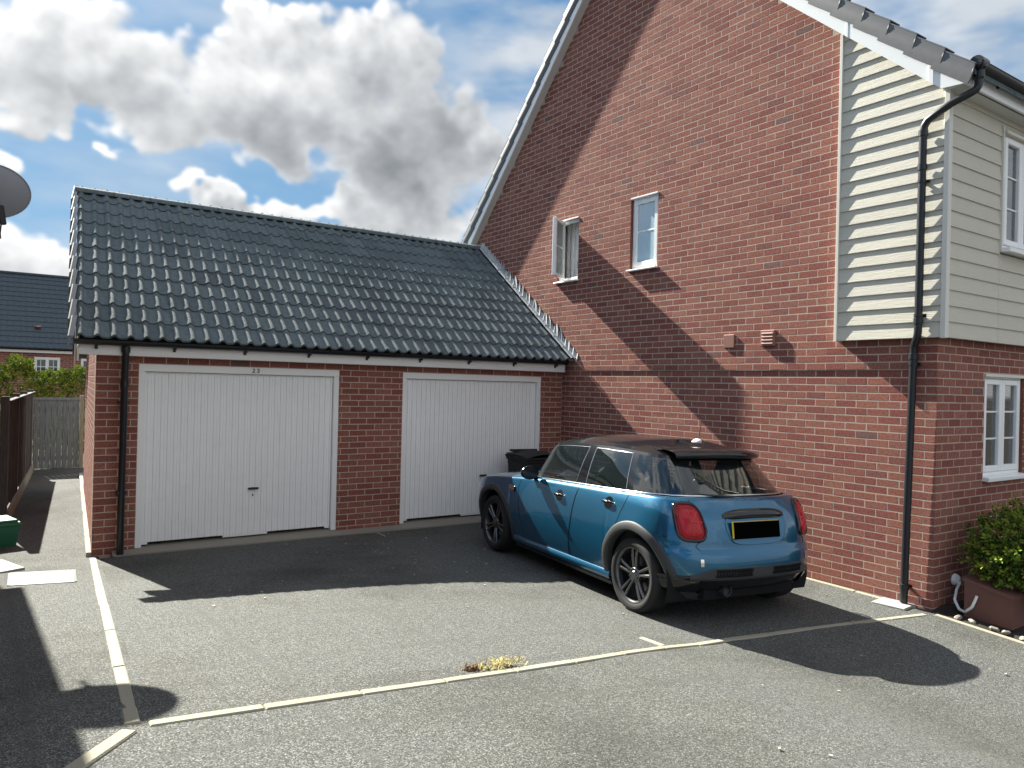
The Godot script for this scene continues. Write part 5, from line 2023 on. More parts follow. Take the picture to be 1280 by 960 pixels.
	g = Geo.new()
	rng.seed = 707
	for k in 230:
		var c := Vector3(0.09, 0, 0.0) if rng.randf() < 0.62 else Vector3(-0.06, 0, 0.02)
		var spreadv := 0.055 if c.x > 0 else 0.08
		var b := c + Vector3(rng.randfn() * spreadv, 0.0, rng.randfn() * 0.035)
		var d := Vector3(rng.randfn(), rng.randf_range(0.2, 1.0), rng.randfn()).normalized()
		var ln := rng.randf_range(0.025, 0.065)
		var sd := d.cross(Vector3.UP).normalized() * 0.0025
		g.col = Color(0.46, 0.38, 0.17) * rng.randf_range(0.6, 1.3)
		if rng.randf() < 0.12:
			g.col = Color(0.10, 0.16, 0.03)
		var tip := b + d * ln + Vector3(rng.randfn(), -0.4, rng.randfn()) * ln * 0.25
		tip.y = maxf(tip.y, 0.004)
		g.quad(b - sd, b + sd, b + d * ln * 0.6 + sd, b + d * ln * 0.6 - sd)
		g.tri(b + d * ln * 0.6 - sd, b + d * ln * 0.6 + sd, tip)
	M.leaf.albedo_color = Color(1, 1, 1)
	obj("blades", g, M.leaf, o)
	g = Geo.new()
	for k in 40:
		g.col = Color(0.16, 0.09, 0.05) * rng.randf_range(0.6, 1.4)
		g.box(Vector3(-0.13 + rng.randfn() * 0.035, 0.012 + rng.randf() * 0.015, 0.02 + rng.randfn() * 0.02), Vector3(0.02, 0.005, 0.008), Basis.from_euler(Vector3(rng.randf(), rng.randf() * 6, rng.randf())))
	obj("dead_leaves", g, M.leaf, o)
	# bits of litter and chippings
	g = Geo.new()
	rng.seed = 808
	for k in 70:
		var x := rng.randf_range(-6.0, -0.4)
		var z := rng.randf_range(0.3, 7.0)
		if k < 30:
			x = rng.randf_range(-4.2, -2.4)
			z = rng.randf_range(0.5, 2.4)
		var s := rng.randf_range(0.006, 0.016)
		g.col = Color(1, 1, 1) * rng.randf_range(0.6, 1.2)
		g.box(Vector3(x, gy(x, z) + 0.006, z), Vector3(s * 1.8, 0.004, s), Basis.from_euler(Vector3(rng.randf_range(-0.3, 0.3), rng.randf() * 6, 0)))
	var lt := obj("litter", g, M.litter)
	lt.set_meta("kind", "stuff")
	lt.set_meta("label", "scattered pale chips and leaf bits lying on the asphalt")
	lt.set_meta("category", "litter")
	make_bin()

func make_bin() -> void:
	var o := thing("wheelie_bin", "dark wheelie bin between the car bonnet and right garage door", "bin", Vector3(-0.88, 0.085, 0.56), -0.15)
	var g := Geo.new()
	var c0 := [Vector3(-1, 0, -1), Vector3(1, 0, -1), Vector3(1, 0, 1), Vector3(-1, 0, 1)]
	var f := func(v: Vector3, w: Array) -> Vector3: return Vector3(v.x * w[1], w[0], v.z * w[2])
	var prof := [[0.03, 0.21, 0.23], [0.16, 0.225, 0.25], [0.86, 0.28, 0.31], [0.87, 0.295, 0.325], [0.905, 0.295, 0.325]]
	for k in 4:
		for s in 4:
			g.quad_out(f.call(c0[s], prof[k]), f.call(c0[(s + 1) % 4], prof[k]), f.call(c0[(s + 1) % 4], prof[k + 1]), f.call(c0[s], prof[k + 1]), Vector3(0, 0.5, 0))
	obj("body", g, M.rubber, o)
	g = Geo.new()
	var rws := []
	for j in 9:
		var row := PackedVector3Array()
		for i in 9:
			var u := i / 4.0 - 1.0
			var w := j / 4.0 - 1.0
			row.append(Vector3(u * 0.305, 0.925 + 0.05 * (1.0 - u * u) + 0.02 * (1.0 - w * w), w * 0.345))
		rws.append(row)
	g.grid(rws, true)
	g.box(Vector3(0, 0.915, 0), Vector3(0.61, 0.025, 0.69), Basis.IDENTITY, 0.008)
	g.box(Vector3(-0.06, 0.985, -0.25), Vector3(0.42, 0.03, 0.06), Basis.IDENTITY, 0.01)
	obj("lid", g, M.rubber, o)
	g = Geo.new()
	g.tube([Vector3(-0.26, 0.93, -0.37), Vector3(0.26, 0.93, -0.37)], 0.016, 8)
	obj("handle", g, M.rubber, o)
	for s in [-0.23, 0.23]:
		g = Geo.new()
		g.lathe([Vector2(0.0, -0.025), Vector2(0.09, -0.025), Vector2(0.10, -0.015), Vector2(0.10, 0.015), Vector2(0.09, 0.025), Vector2(0.0, 0.025)], Transform3D(Basis(Vector3(0, 0, 1), PI / 2), Vector3(s, 0.10, -0.24)), 18)
		obj("wheel", g, M.rubber, o)

# ------------------------------------------------------------------ the car
# own axes: x to its right, y up, z backwards; origin on the ground below the rear axle
const WZ := -2.567
const BY := [0.18, 0.24, 0.30, 0.40, 0.50, 0.60, 0.68, 0.76, 0.84, 0.90, 0.95, 1.00, 1.06]
const BW := [0.775, 0.795, 0.812, 0.834, 0.848, 0.853, 0.853, 0.849, 0.838, 0.822, 0.800, 0.772, 0.735]
const RY := [0.18, 0.24, 0.30, 0.38, 0.46, 0.54, 0.585, 0.60, 0.62, 0.70, 0.80, 0.90, 0.96, 1.00, 1.04]
const RZ := [0.43, 0.49, 0.555, 0.615, 0.635, 0.628, 0.613, 0.593, 0.586, 0.573, 0.548, 0.502, 0.460, 0.430, 0.39]
const RC := 0.02          # where the rounding of the tail starts
const FC := -2.75         # and of the nose
const NY := [0.18, 0.30, 0.45, 0.58, 0.70, 0.80, 0.90]
const NZ := [-3.20, -3.32, -3.36, -3.36, -3.32, -3.24, -3.10]

func car_w(y: float, z: float) -> float:
	var w := curve_list(BY, BW, y)
	var flare := smoothstep(0.25, 0.5, y) * (1.0 - smoothstep(0.66, 0.86, y))
	w += 0.016 * flare * (exp(-pow(z / 0.40, 2.0)) + exp(-pow((z - WZ) / 0.42, 2.0)))
	return w - 0.022 * smoothstep(-2.0, -3.2, z) * smoothstep(0.6, 0.9, y)

func car_belt(z: float) -> float:
	return curve_list([-3.36, -3.2, -2.9, -2.567, -2.2, -1.8, -1.0, -0.28, 0.12, 0.4], [0.66, 0.730, 0.79, 0.835, 0.872, 0.905, 0.942, 0.970, 0.988, 0.995], z)

# point of the left body side; u 0..1 tail (from the middle), 1..2 side, 2..3 nose
func car_body(u: float, y: float, off := 0.0) -> Vector3:
	var x := 0.0
	var z := 0.0
	if u <= 1.0:
		var a := u * PI * 0.5
		var zr := curve_list(RY, RZ, y)
		z = RC + (zr - RC) * pow(maxf(cos(a), 0.0), 2.0 / 3.0)
		x = -car_w(y, z) * pow(maxf(sin(a), 0.0), 2.0 / 3.0)
	elif u < 2.0:
		z = lerpf(RC, FC, u - 1.0)
		x = -car_w(y, z)
	else:
		var a := (3.0 - u) * PI * 0.5
		var zn := curve_list(NY, NZ, y)
		z = FC + (zn - FC) * pow(maxf(cos(a), 0.0), 2.0 / 2.6)
		x = -car_w(y, z) * pow(maxf(sin(a), 0.0), 2.0 / 2.6)
	if off != 0.0:
		var e := 0.01
		var p := Vector3(x, y, z)
		var du := car_body(clampf(u + e, 0, 3), y) - car_body(clampf(u - e, 0.0, 3), y)
		var dy := car_body(u, y + e) - car_body(u, y - e)
		if u < e:
			du.z = 0.0
		return p + dy.cross(du).normalized() * off
	return Vector3(x, y, z)

# side surface by z and y
func car_u(z: float, y: float) -> float:
	if z > RC:
		var zr := curve_list(RY, RZ, y)
		var t := clampf((z - RC) / (zr - RC), 0.0, 1.0)
		return acos(pow(t, 1.5)) / (PI * 0.5)
	if z < FC:
		var zn := curve_list(NY, NZ, y)
		var t := clampf((z - FC) / (zn - FC), 0.0, 1.0)
		return 3.0 - acos(pow(t, 1.3)) / (PI * 0.5)
	return 1.0 + (z - RC) / (FC - RC)

func car_side(z: float, y: float, off := 0.0) -> Vector3:
	return car_body(car_u(z, y), y, off)

# tail surface by x and y
func car_tail(x: float, y: float, off := 0.0) -> Vector3:
	var w := car_w(y, 0.3)
	var t := clampf(absf(x) / w, 0.0, 1.0)
	var p := car_body(asin(pow(t, 1.5)) / (PI * 0.5), y, off)
	return Vector3(absf(p.x) * signf(x) if x != 0.0 else 0.0, p.y, p.z)

# ---- glasshouse
const GRC := -0.30
const GFC := -1.58
func glass_w(v: float) -> float:
	return 0.755 - 0.105 * v - 0.062 * v * v
func glass_rear(v: float) -> float:
	return 0.375 - 0.275 * v - 0.04 * v * v
func glass_front(v: float) -> float:
	return -2.13 + 0.25 * v + 0.08 * v * v
func glass_top_y(z: float) -> float:
	return curve_list([-1.85, -1.6, -1.3, -0.8, -0.3, 0.15], [1.275, 1.298, 1.320, 1.334, 1.326, 1.300], z)

func car_glass(u: float, v: float, off := 0.0) -> Vector3:
	var x := 0.0
	var z := 0.0
	var w := glass_w(v)
	if u <= 1.0:
		var a := u * PI * 0.5
		z = GRC + (glass_rear(v) - GRC) * pow(maxf(cos(a), 0.0), 2.0 / 3.6)
		x = -w * pow(maxf(sin(a), 0.0), 2.0 / 3.6)
	elif u < 2.0:
		z = lerpf(GRC, GFC, u - 1.0)
		x = -w
	else:
		var a := (3.0 - u) * PI * 0.5
		z = GFC + (glass_front(v) - GFC) * pow(maxf(cos(a), 0.0), 2.0 / 3.2)
		x = -w * pow(maxf(sin(a), 0.0), 2.0 / 3.2)
	# the sides are narrower where the cabin tapers to the tail
	x *= 1.0 - (0.035 + 0.05 * v) * smoothstep(-0.6, 0.2, z) - 0.02 * smoothstep(-1.4, -2.0, z)
	var yb := car_belt(z) - 0.012
	var y := lerpf(yb, glass_top_y(z), v)
	var p := Vector3(x, y, z)
	if off != 0.0:
		var e := 0.01
		var du := car_glass(clampf(u + e, 0, 3), v) - car_glass(clampf(u - e, 0, 3), v)
		var dv := car_glass(u, v + e) - car_glass(u, v - e)
		if u < e or u > 3.0 - e:
			du.z = 0.0
		return p + dv.cross(du).normalized() * off
	return p

func glass_u(z: float, v: float) -> float:
	if z > GRC:
		var t := clampf((z - GRC) / (glass_rear(v) - GRC), 0.0, 1.0)
		return acos(pow(t, 1.8)) / (PI * 0.5)
	if z < GFC:
		var t := clampf((z - GFC) / (glass_front(v) - GFC), 0.0, 1.0)
		return 3.0 - acos(pow(t, 1.6)) / (PI * 0.5)
	return 1.0 + (z - GRC) / (GFC - GRC)

func flip_x(p: Vector3) -> Vector3:
	return Vector3(-p.x, p.y, p.z)

# a patch of the glasshouse between two curves u = a(v) and b(v); both sides or one
func glass_patch(g: Geo, a: Callable, b: Callable, v0: float, v1: float, nu: int, nv: int, side: float, off := 0.0) -> void:
	var rows := []
	for j in nv + 1:
		var v := lerpf(v0, v1, float(j) / nv)
		var row := PackedVector3Array()
		for i in nu + 1:
			var p := car_glass(lerpf(a.call(v), b.call(v), float(i) / nu), v, off)
			row.append(flip_x(p) if side > 0 else p)
		rows.append(row)
	g.grid(rows, side < 0)

func at_z(z0: float, z1: float) -> Callable:
	return func(v: float) -> float: return glass_u(lerpf(z0, z1, v), v)

func fixed(u: float) -> Callable:
	return func(_v: float) -> float: return u

# thin dark line lying on the skin
func seam(g: Geo, pts: Array, r := 0.0022) -> void:
	g.tube(pts, r, 4, false)

func make_car() -> void:
	var o := thing("car", "metallic blue five-door hatchback with black roof parked by the wall", "car", Vector3(-1.80, 0.0745, 4.40))
	o.rotation = Vector3(0.001, -0.1114, -0.025)
	# ---- body skin below the belt line
	var us := []
	for k in 24:
		us.append(k / 24.0)
	for k in 84:
		us.append(1.0 + k / 84.0)
	for k in 25:
		us.append(2.0 + k / 24.0)
	var g := Geo.new()
	var nrow := 26
	var R0 := 0.405
	for side in [-1.0, 1.0]:
		var rows := []
		for j in nrow + 3:
			rows.append(PackedVector3Array())
		for u in us:
			var bot := 0.215
			for it in 6:
				var z := car_body(u, bot).z
				var nb := 0.215 if z > -0.5 or z < -2.0 else 0.25
				for wz in [0.0, WZ]:
					var dz: float = z - wz
					if absf(dz) < R0:
						nb = maxf(nb, 0.312 + sqrt(R0 * R0 - dz * dz))
				if u < 0.72:
					nb = 0.372 if u < 0.60 else lerpf(0.372, 0.30, (u - 0.60) / 0.12)
				bot = lerpf(bot, nb, 0.7) if it < 5 else nb
			var belt := car_belt(car_body(u, 0.95).z)
			for it in 3:
				belt = car_belt(car_body(u, belt).z)
			for j in nrow + 1:
				var t := float(j) / nrow
				var y := lerpf(bot, belt, t)
				var p := car_body(u, y)
				rows[j].append(flip_x(p) if side > 0 else p)
			# shoulder rolls in to meet the glasshouse
			var pb := car_body(u, belt)
			for j in 2:
				var k := [0.020, 0.075][j] as float
				var inward := Vector3(-pb.x, 0, clampf(-1.0 - pb.z, -0.7, 0.7) * (0.0 if u > 1.0 and u < 2.0 else 1.0)).normalized()
				var q := pb + inward * k + Vector3(0, [0.008, 0.006][j], 0)
				rows[nrow + 1 + j].append(flip_x(q) if side > 0 else q)
		g.grid(rows, side < 0)
	# bonnet
	var brow := []
	var fs := []
	for k in 44:
		var u := 1.0 + 83.0 / 84.0 - 0.36 + 0.36 * k / 16.0 if k < 16 else 2.0 + (k - 16) / 27.0
		fs.append(u)
	for u in fs:
		var belt := 0.9
		for it in 5:
			belt = car_belt(car_body(u, belt).z)
		var pb := car_body(u, belt) + Vector3(0, 0.004, 0)
		var row := PackedVector3Array()
		for i in 25:
			var t := i / 12.0 - 1.0
			var crown := 0.075 * clampf((pb.z + 3.36) / 0.5, 0.0, 1.0)
			crown *= lerpf(0.62, 1.0, smoothstep(-1.7, -2.3, pb.z))
			row.append(Vector3(-pb.x * t, pb.y + crown * pow(maxf(1.0 - t * t, 0.0), 0.62), pb.z + 0.10 * (1.0 - t * t) * smoothstep(-2.9, -3.3, pb.z)))
		brow.append(row)
	g.grid(brow, false)
	obj("body", g, M.car_paint, o)
	# ---- dark under-structure
	g = Geo.new()
	g.box(Vector3(0, 0.265, -1.28), Vector3(1.42, 0.17, 1.74))
	g.box(Vector3(0, 0.30, 0.05), Vector3(1.0, 0.2, 0.9))
	g.box(Vector3(0, 0.30, -2.75), Vector3(1.0, 0.2, 1.0))
	obj("underbody", g, M.black_void, o)
	for wz in [0.0, WZ]:
		for s in [-1.0, 1.0]:
			g = Geo.new()
			var rws := []
			for j in 2:
				var row := PackedVector3Array()
				for k in 25:
					var a := lerpf(-0.35, PI + 0.35, k / 24.0)
					row.append(Vector3(s * (0.80 if j == 0 else 0.48), 0.312 + sin(a) * 0.405, wz + cos(a) * 0.405))
				rws.append(row)
			g.grid(rws)
			g.box(Vector3(s * 0.49, 0.44, wz), Vector3(0.02, 0.52, 0.78))
			obj("wheel_well", g, M.black_void, o)
	# ---- wheel arch mouldings, one each
	for wz in [0.0, WZ]:
		for s in [-1.0, 1.0]:
			g = Geo.new()
			var rws := []
			var prof := [[0.372, -0.055], [0.374, 0.004], [0.384, 0.012], [0.415, 0.014], [0.442, 0.012], [0.450, 0.004], [0.450, -0.012]]
			for q in prof:
				var row := PackedVector3Array()
				for k in 49:
					var a := lerpf(-0.30, PI + 0.26, k / 48.0)
					var y: float = 0.312 + sin(a) * q[0]
					var z: float = wz + cos(a) * q[0]
					var p := car_side(z, maxf(y, 0.20), q[1])
					p.y = y
					row.append(flip_x(p) if s > 0 else p)
				rws.append(row)
			g.grid(rws, s > 0)
			obj("wheel_arch", g, M.car_trim, o)
	# ---- sills
	for s in [-1.0, 1.0]:
		g = Geo.new()
		var rws := []
		for q in [[0.165, -0.05], [0.175, 0.012], [0.215, 0.026], [0.238, 0.024], [0.262, 0.006], [0.266, -0.01]]:
			var row := PackedVector3Array()
			for k in 30:
				var z := lerpf(-0.36, -2.13, k / 29.0)
				var p := car_side(z, q[0], q[1])
				row.append(flip_x(p) if s > 0 else p)
			rws.append(row)
		g.grid(rws, s < 0)
		obj("sill", g, M.car_paint, o)
		g = Geo.new()
		var rws2 := []
		for q in [[0.13, -0.08], [0.14, 0.0], [0.172, 0.006]]:
			var row := PackedVector3Array()
			for k in 30:
				var z := lerpf(-0.36, -2.13, k / 29.0)
				var p := car_side(z, q[0] + 0.03, q[1])
				p.y = q[0]
				row.append(flip_x(p) if s > 0 else p)
			rws2.append(row)
		g.grid(rws2, s < 0)
		obj("sill_trim", g, M.car_trim, o)
	# ---- glasshouse: black pillars with panes between
	g = Geo.new()
	var vt := 0.055
	var vb := 0.925
	var cuts := [
		[fixed(0.0), fixed(0.60), "rear_window"],
		[fixed(0.60), at_z(0.215, 0.035), ""],
		[at_z(0.215, 0.035), at_z(-0.165, -0.300), "quarter_window"],
		[at_z(-0.165, -0.300), at_z(-0.255, -0.375), ""],
		[at_z(-0.255, -0.375), at_z(-0.875, -0.925), "rear_door_window"],
		[at_z(-0.875, -0.925), at_z(-1.045, -1.035), ""],
		[at_z(-1.045, -1.035), at_z(-1.865, -1.705), "front_door_window"],
		[at_z(-1.865, -1.705), fixed(2.52), ""],
		[fixed(2.52), fixed(3.0), "windscreen"]]
	for side in [-1.0, 1.0]:
		for c in cuts:
			if c[2] == "":
				glass_patch(g, c[0], c[1], 0.0, 1.0, 6, 12, side)
			else:
				var v0 := 0.10 if c[2] == "rear_window" else vt
				glass_patch(g, c[0], c[1], 0.0, v0, 14, 2, side)
				glass_patch(g, c[0], c[1], vb, 1.0, 14, 2, side)
	# roof
	for side in [-1.0, 1.0]:
		var rws := []
		for j in 13:
			var rr := 1.0 - j / 12.0
			var row := PackedVector3Array()
			for k in 61:
				var p := car_glass(k * 3.0 / 60.0, 1.0)
				var c := Vector3(0, 0, clampf(p.z, -1.25, -0.45))
				var q := c + Vector3(p.x, 0, p.z - c.z) * rr
				q.y = p.y + 0.098 * (1.0 - pow(rr, 3.2)) - 0.018 * smoothstep(-0.5, 0.0, p.z) * (1.0 - rr)
				row.append(flip_x(q) if side > 0 else q)
			rws.append(row)
		g.grid(rws, side < 0)
	var shell := obj("roof", g, M.car_black, o)
	for c in cuts:
		if c[2] == "":
			continue
		if c[2] == "rear_window" or c[2] == "windscreen":
			g = Geo.new()
			for side in [-1.0, 1.0]:
				glass_patch(g, c[0], c[1], 0.10 if c[2] == "rear_window" else vt, vb, 16, 12, side)
			obj(c[2], g, M.car_glass, o)
		else:
			for side in [-1.0, 1.0]:
				g = Geo.new()
				glass_patch(g, c[0], c[1], vt, vb, 10, 10, side)
				obj("window", g, M.car_glass, o)
	# bright strip round the belt line and along the window tops
	for side in [-1.0, 1.0]:
		g = Geo.new()
		var path := []
		for k in 70:
			var u := lerpf(0.0 if side < 0 else 0.0, 2.50, k / 69.0)
			var p := car_glass(u, 0.055 if u > 1.0 else lerpf(0.085, 0.055, u), 0.006)
			path.append(flip_x(p) if side > 0 else p)
		g.tube(path, 0.0095, 6)
		obj("belt_trim", g, M.chrome, o)
		g = Geo.new()
		for c in [[cuts[6], true], [cuts[4], false]]:
			var top := []
			for k in 15:
				var p := car_glass(lerpf(c[0][0].call(vb), c[0][1].call(vb), k / 14.0), vb, 0.002)
				top.append(flip_x(p) if side > 0 else p)
			g.tube(top, 0.0038, 4)
			for e in ([0, 1] if c[1] else [0, 1]):
				var up := []
				for k in 11:
					var v := lerpf(vt, vb, k / 10.0)
					var p := car_glass(c[0][e].call(v), v, 0.002)
					up.append(flip_x(p) if side > 0 else p)
				g.tube(up, 0.0036 if c[1] and e == 1 else 0.0026, 4)
		obj("window_trim", g, M.chrome, o)
	# ---- roof spoiler
	g = Geo.new()
	var srows := []
	var sprof := [[-0.20, 0.072], [-0.10, 0.078], [0.0, 0.068], [0.055, 0.050], [0.072, 0.030], [0.070, 0.006], [0.045, -0.010], [-0.02, -0.012], [-0.12, -0.01]]
	for q in sprof:
		var row := PackedVector3Array()
		for k in 33:
			var t := k / 16.0 - 1.0
			var x := t * 0.485
			var zb := 0.105 - 0.10 * pow(absf(t), 3.0)
			var yb := 1.314 - 0.012 * t * t
			var drop := 1.0 - 0.22 * pow(absf(t), 6.0)
			row.append(Vector3(x, yb + q[1] * drop, zb + q[0]))
		srows.append(row)
	g.grid(srows, true)
	obj("spoiler", g, M.car_black, o)
	# ---- aerial
	g = Geo.new()
	var arow := []
	for j in 7:
		var t := j / 6.0
		var row := PackedVector3Array()
		for k in 17:
			var a := TAU * k / 16.0
			var w := sqrt(maxf(1.0 - t * t, 0.0))
			row.append(Vector3(cos(a) * 0.024 * w, 1.418 + t * 0.036, -0.215 + sin(a) * (0.06 * w) + t * 0.02))
		arow.append(row)
	g.grid(arow, false)
	var fin := obj("aerial_base", g, M.white_matt, o)
	g = Geo.new()
	g.tube([Vector3(0, 1.44, -0.19), Vector3(0, 1.47, -0.185), Vector3(0.0, 1.66, -0.15)], [0.006, 0.0042, 0.0028], 6)
	obj("aerial", g, M.car_trim, fin)
	# ---- door shut lines, handles
	for s in [-1.0, 1.0]:
		for door in [[[[-1.975, 0.875], [-2.005, 0.80], [-1.985, 0.62], [-1.935, 0.40], [-1.90, 0.275], [-1.5, 0.272], [-1.03, 0.274], [-1.015, 0.40], [-0.965, 0.62], [-0.925, 0.80], [-0.900, 0.925]], [-1.19, 0.815]], [[[-0.895, 0.925], [-0.918, 0.80], [-0.955, 0.62], [-1.005, 0.40], [-1.018, 0.276], [-0.7, 0.272], [-0.44, 0.30], [-0.39, 0.42], [-0.30, 0.585], [-0.225, 0.72], [-0.16, 0.90], [-0.145, 0.975]], [-0.385, 0.862]]]:
			g = Geo.new()
			var pts := []
			var src: Array = door[0]
			for k in src.size() - 1:
				for m in 5:
					var t := m / 5.0
					pts.append(Vector2(lerpf(src[k][0], src[k + 1][0], t), lerpf(src[k][1], src[k + 1][1], t)))
			var line := []
			for q in pts:
				var p := car_side(q.x, q.y, 0.0004)
				line.append(flip_x(p) if s > 0 else p)
			seam(g, line, 0.0021)
			var dl := obj("door", g, M.black_void, o)
			# handle: dished cup with a bar across it
			var hz: float = door[1][0]
			var hy: float = door[1][1]
			g = Geo.new()
			var rws := []
			for j in 4:
				var r := [0.0, 0.55, 0.92, 1.0][j] as float
				var row := PackedVector3Array()
				for k in 25:
					var a := TAU * k / 24.0
					var p := car_side(hz + cos(a) * 0.066 * r, hy + sin(a) * 0.054 * r, 0.0025 - 0.002 * r)
					row.append(flip_x(p) if s > 0 else p)
				rws.append(row)
			g.grid(rws, s < 0)
			obj("handle_cup", g, M.car_black, dl)
			g = Geo.new()
			var bar := []
			for k in 9:
				var t := k / 8.0
				var p := car_side(hz + lerpf(0.085, -0.085, t), hy + 0.004, 0.012 + 0.018 * sin(t * PI))
				bar.append(flip_x(p) if s > 0 else p)
			g.tube(bar, [0.006, 0.011, 0.013, 0.013, 0.013, 0.013, 0.013, 0.011, 0.006], 10)
			obj("handle", g, M.car_black, dl)
		# side vent behind the front wheel
		g = Geo.new()
		var rws := []
		for q in [[0.030, 0.0], [0.026, 0.016], [-0.026, 0.016], [-0.030, 0.0]]:
			var row := PackedVector3Array()
			for k in 9:
				var t := k / 8.0
				var p := car_side(lerpf(-2.075, -2.20, t), 0.757 + 0.018 * t + q[0] * (1.0 - 0.35 * t), q[1])
				row.append(flip_x(p) if s > 0 else p)
			rws.append(row)
		g.grid(rws, s > 0)
		obj("side_vent", g, M.chrome, o)
		# mirror
		g = Geo.new()
		var mrows := []
		for j in 11:
			var t := j / 10.0
			var row := PackedVector3Array()
			for k in 21:
				var a := TAU * k / 20.0
				var w := pow(sin(clampf(t, 0.0, 1.0) * PI * 0.5 + 0.0), 0.6)
				if t > 0.9:
					w *= 0.97
				row.append(Vector3(s * (0.925 + cos(a) * 0.105 * w), 0.985 + sin(a) * 0.073 * w, -1.745 + t * 0.115))
			mrows.append(row)
		g.grid(mrows, false)
		var mr := obj("mirror", g, M.car_black, o)
		g = Geo.new()
		var mg := PackedVector3Array()
		for k in 20:
			var a := TAU * k / 20.0
			g.tri_out(Vector3(s * 0.925, 0.985, -1.626), Vector3(s * (0.925 + cos(a) * 0.096), 0.985 + sin(a) * 0.066, -1.628), Vector3(s * (0.925 + cos(a + TAU / 20) * 0.096), 0.985 + sin(a + TAU / 20) * 0.066, -1.628), Vector3(s * 0.925, 0.985, -1.8))
		obj("mirror_glass", g, M.car_black, mr)
		g = Geo.new()
		g.box(Vector3(s * 0.80, 0.920, -1.72), Vector3(0.16, 0.035, 0.07), Basis(Vector3(0, 0, 1), s * 0.30), 0.012)
		obj("mirror_stalk", g, M.car_black, mr)
	car_rear(o)
	car_front(o)
	for wz in [0.0, WZ]:
		for s in [-1.0, 1.0]:
			car_wheel(o, s, wz)
	car_inside(o)

